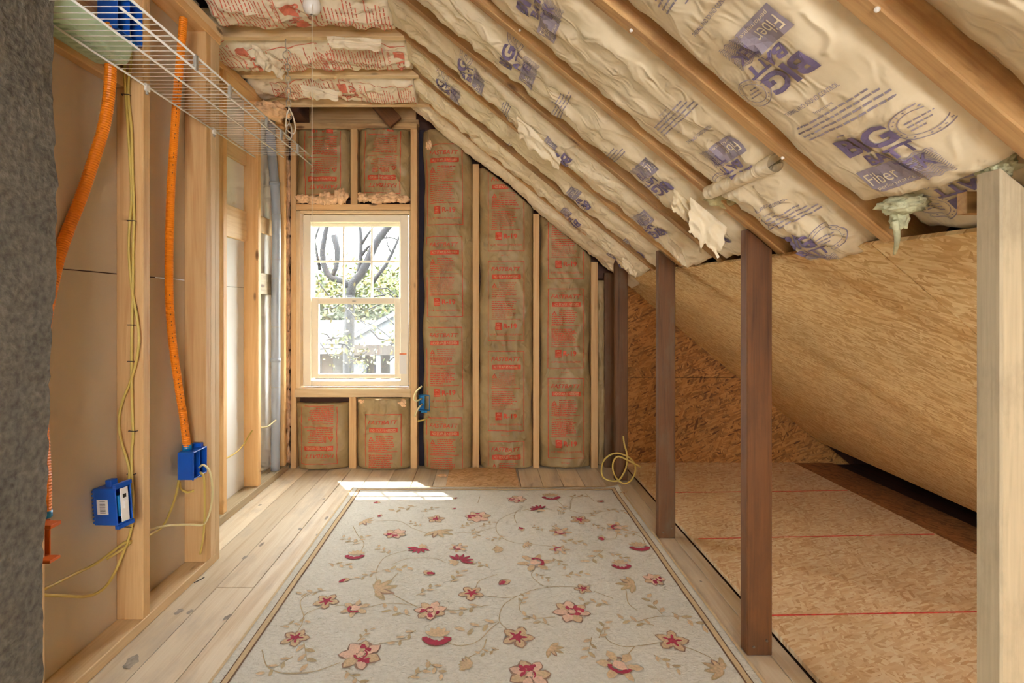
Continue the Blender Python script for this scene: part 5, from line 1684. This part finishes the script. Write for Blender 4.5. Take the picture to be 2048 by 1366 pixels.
# main roof, with courses of shingles
r0, r1 = hp(560, 690, Dh), hp(760, 690, Dh)
nrow = 9
for k in range(nrow):
    a, b = k / nrow, (k + 1) / nrow
    y0, y1 = Dh + 0.3 + a * 1.4, Dh + 0.3 + b * 1.4
    z0, z1 = -0.12 + a * 0.75, -0.12 + b * 0.75
    beam('shingle_course', (r0.x, (y0 + y1) / 2, (z0 + z1) / 2 + 0.02), (r1.x, (y0 + y1) / 2, (z0 + z1) / 2 + 0.02), math.hypot(y1 - y0, z1 - z0) + 0.02, 0.03, 'roof_shingle', house, up=(0, -0.75, 1.4), bev=0)
block('fascia', r0.x, r1.x, Dh + 0.22, Dh + 0.30, -0.42, -0.12, 'siding', house, 0, 0)
block('wall', r0.x, hp(790, 700).x + 3.5, Dh + 0.9, Dh + 1.1, -3.0, 0.0, 'house_wall', house, 0, 0)
pk = hp(845, 600, 16.4); el = hp(683, 690, 16.4); er = Vector((2 * pk.x - el.x, el.y, el.z))
g = tri_panel('gable', [(el.x, el.z), (er.x, er.z), (pk.x, pk.z)], 16.4, 16.5, 'siding', house)
nb = 14
for k in range(1, nb):
    z = el.z + (pk.z - el.z) * k / nb; s = 1 - k / nb
    beam('siding_board', (pk.x - (pk.x - el.x) * s, 16.39, z), (pk.x + (pk.x - el.x) * s, 16.39, z), 0.02, 0.02, 'siding', house, bev=0)
for a_, b_ in ((el, pk), (pk, er)):
    beam('rake_board', a_ + Vector((0, -0.08, 0.05)), b_ + Vector((0, -0.08, 0.05)), 0.2, 0.12, 'siding', house, bev=0)
    beam('gable_roof', a_ + Vector((0, 1.2, 0.12)), b_ + Vector((0, 1.2, 0.12)), 2.4, 0.08, 'roof_shingle', house, bev=0)
block('porch_beam', el.x, er.x, 16.35, 16.55, el.z - 0.32, el.z, 'house_wall', house, 0, 0)
for px in (757, 785):
    p = hp(px, 700, 16.45)
    block('porch_column', p.x - 0.07, p.x + 0.07, 16.38, 16.52, -3.0, el.z - 0.32, 'siding', house, 2, 0.01)
p = hp(696, 700, 16.6)
tube('downspout', [(p.x - 0.25, 16.6, -0.28), (p.x - 0.1, 16.6, -0.36), (p.x, 16.6, -0.5), (p.x, 16.6, -1.6), (p.x, 16.6, -3.0)], 0.06, 'siding', house, 8, 0.2)
p = hp(715, 738, 17.5)
block('white_panel', p.x - 0.24, p.x + 0.24, 17.6, 17.8, p.z - 0.35, p.z + 0.22, 'siding', house, 2, 0.01)
block('door', hp(770, 720, 17.8).x, hp(782, 720, 17.8).x, 17.85, 17.89, -3.0, -1.2, 'house_dark', house, 2, 0)
block('window_frame', hp(655, 720, 17.8).x, hp(668, 720, 17.8).x, 17.85, 17.89, -2.4, -1.2, 'house_dark', house, 2, 0)

def leaves(name, parent, spots, per, spread, size, mats, seed):
    rng = random.Random(seed)
    vs, fs, mi = [], [], []
    for c in spots:
        for _ in range(per):
            p = c + Vector((rng.gauss(0, spread), rng.gauss(0, spread), rng.gauss(0, spread)))
            s = size * rng.uniform(0.5, 1.4)
            a = Vector((rng.uniform(-1, 1), rng.uniform(-1, 1), rng.uniform(-1, 1))).normalized()
            b = a.orthogonal().normalized()
            k = len(vs)
            vs += [p - a * s, p + b * s * .5, p + a * s, p - b * s * .5]
            fs.append((k, k + 1, k + 2, k + 3)); mi.append(rng.randrange(len(mats)))
    o = link(name, mesh(vs, fs, name, False, mi), mats, parent)
    o['kind'] = 'stuff'
    return o
def branch(parent, pts, r0_, r1_, name='branch'):
    path = smooth_path(pts, 0.15)
    v, f = tube_data(path, lambda i, n: r0_ + (r1_ - r0_) * i / n, 7)
    return link(name, mesh(v, f, name, True), 'bark', parent)
tree = thing('tree', 'bare branching tree with young yellow leaves close to the window', 'tree')
Dt = 9.0
def tp(px, py, D=Dt): return P(px, py, D)
branch(tree, [Vector((tp(699, 700).x, Dt, -3.0)), tp(697, 760), tp(699, 640), tp(700, 590)], 0.13, 0.085, 'trunk')
branch(tree, [tp(699, 600), tp(704, 568), tp(722, 548), tp(734, 526), tp(745, 500), tp(757, 478), tp(775, 455), tp(800, 420), tp(815, 360)], 0.085, 0.045)
branch(tree, [tp(701, 575), tp(686, 562), tp(668, 558), tp(655, 548), tp(647, 528), tp(645, 505), tp(650, 470), tp(660, 430)], 0.065, 0.035)
branch(tree, [tp(716, 552), tp(719, 535), tp(722, 500), tp(722, 470), tp(716, 430)], 0.045, 0.02)
branch(tree, [tp(722, 512), tp(735, 495), tp(742, 490)], 0.03, 0.015)
branch(tree, [tp(745, 565), tp(758, 548), tp(772, 530), tp(784, 507), tp(793, 487), tp(800, 470)], 0.04, 0.015)
branch(tree, [tp(722, 490), tp(735, 470), tp(748, 452)], 0.03, 0.012)
branch(tree, [tp(640, 540), tp(634, 510), tp(629, 480), tp(640, 450)], 0.03, 0.014)
branch(tree, [tp(668, 470), tp(675, 500), tp(672, 535), tp(664, 556)], 0.06, 0.03)
branch(tree, [tp(783, 507), tp(775, 490), tp(772, 470)], 0.014, 0.006)
branch(tree, [tp(757, 478), tp(780, 475), tp(798, 480)], 0.018, 0.006)
rng = random.Random(20)
tw = []
for k in range(26):
    x0, y0 = rng.uniform(630, 795), rng.uniform(560, 745)
    ang = rng.uniform(-0.9, 0.6)
    L_ = rng.uniform(30, 80)
    Dk = rng.uniform(6.5, 9)
    a = tp(x0, y0, Dk); b = tp(x0 + L_ * math.cos(ang), y0 - L_ * math.sin(ang) * 0.8, Dk)
    m_ = (a + b) / 2 + Vector((0, 0, rng.uniform(-.12, .12)))
    branch(tree, [a, m_, b], 0.012, 0.004, 'twig')
    tw += [b, m_, a.lerp(b, 0.75)]
leaves('young_leaves', tree, tw, 7, 0.10, 0.035, ['leaf_yellow', 'leaf'], 5)
fol = []
for k in range(60):
    fol.append(tp(rng.uniform(625, 800), rng.uniform(535, 600), rng.uniform(9.5, 12)))
leaves('foliage', tree, fol, 14, 0.22, 0.05, ['leaf', 'leaf_yellow'], 8)
def bgtree(label, px, top, D, wd, mats, seed, cnt=110):
    t_ = thing('tree', label, 'tree', 'trees behind the neighbouring house')
    rng = random.Random(seed)
    c = P(px, top, D)
    zt, zb = c.z, -0.9
    rad = wd / 2
    branch(t_, [Vector((c.x, D, -3.0)), Vector((c.x + 0.1, D, (zt + zb) / 2)), Vector((c.x, D, zt - 0.5))], 0.22, 0.06, 'trunk')
    spots = []
    for _ in range(cnt):
        a = rng.uniform(0, 6.28); e = rng.uniform(-1, 1); q = rng.random() ** 0.4
        hh = (zt - zb) / 2
        spots.append(Vector((c.x + rad * q * math.sqrt(1 - e * e) * math.cos(a), D + rad * q * math.sqrt(1 - e * e) * math.sin(a), (zt + zb) / 2 + hh * e * q)))
    leaves('crown', t_, spots, 26, 0.38, 0.16, mats, seed)
bgtree('deep green tree behind the grey roof on the left', 630, 545, 25, 4.2, ['leaf_dark', 'leaf_dark', 'leaf'], 71)
bgtree('rounded green tree behind the gable peak', 735, 535, 27, 4.6, ['leaf_dark', 'leaf'], 73)
bgtree('tall green tree behind the right end of the gable', 800, 520, 29, 4.4, ['leaf', 'leaf_dark'], 75)
bgtree('dark tree between the two neighbouring roofs', 685, 570, 24, 4.0, ['leaf_dark'], 77)
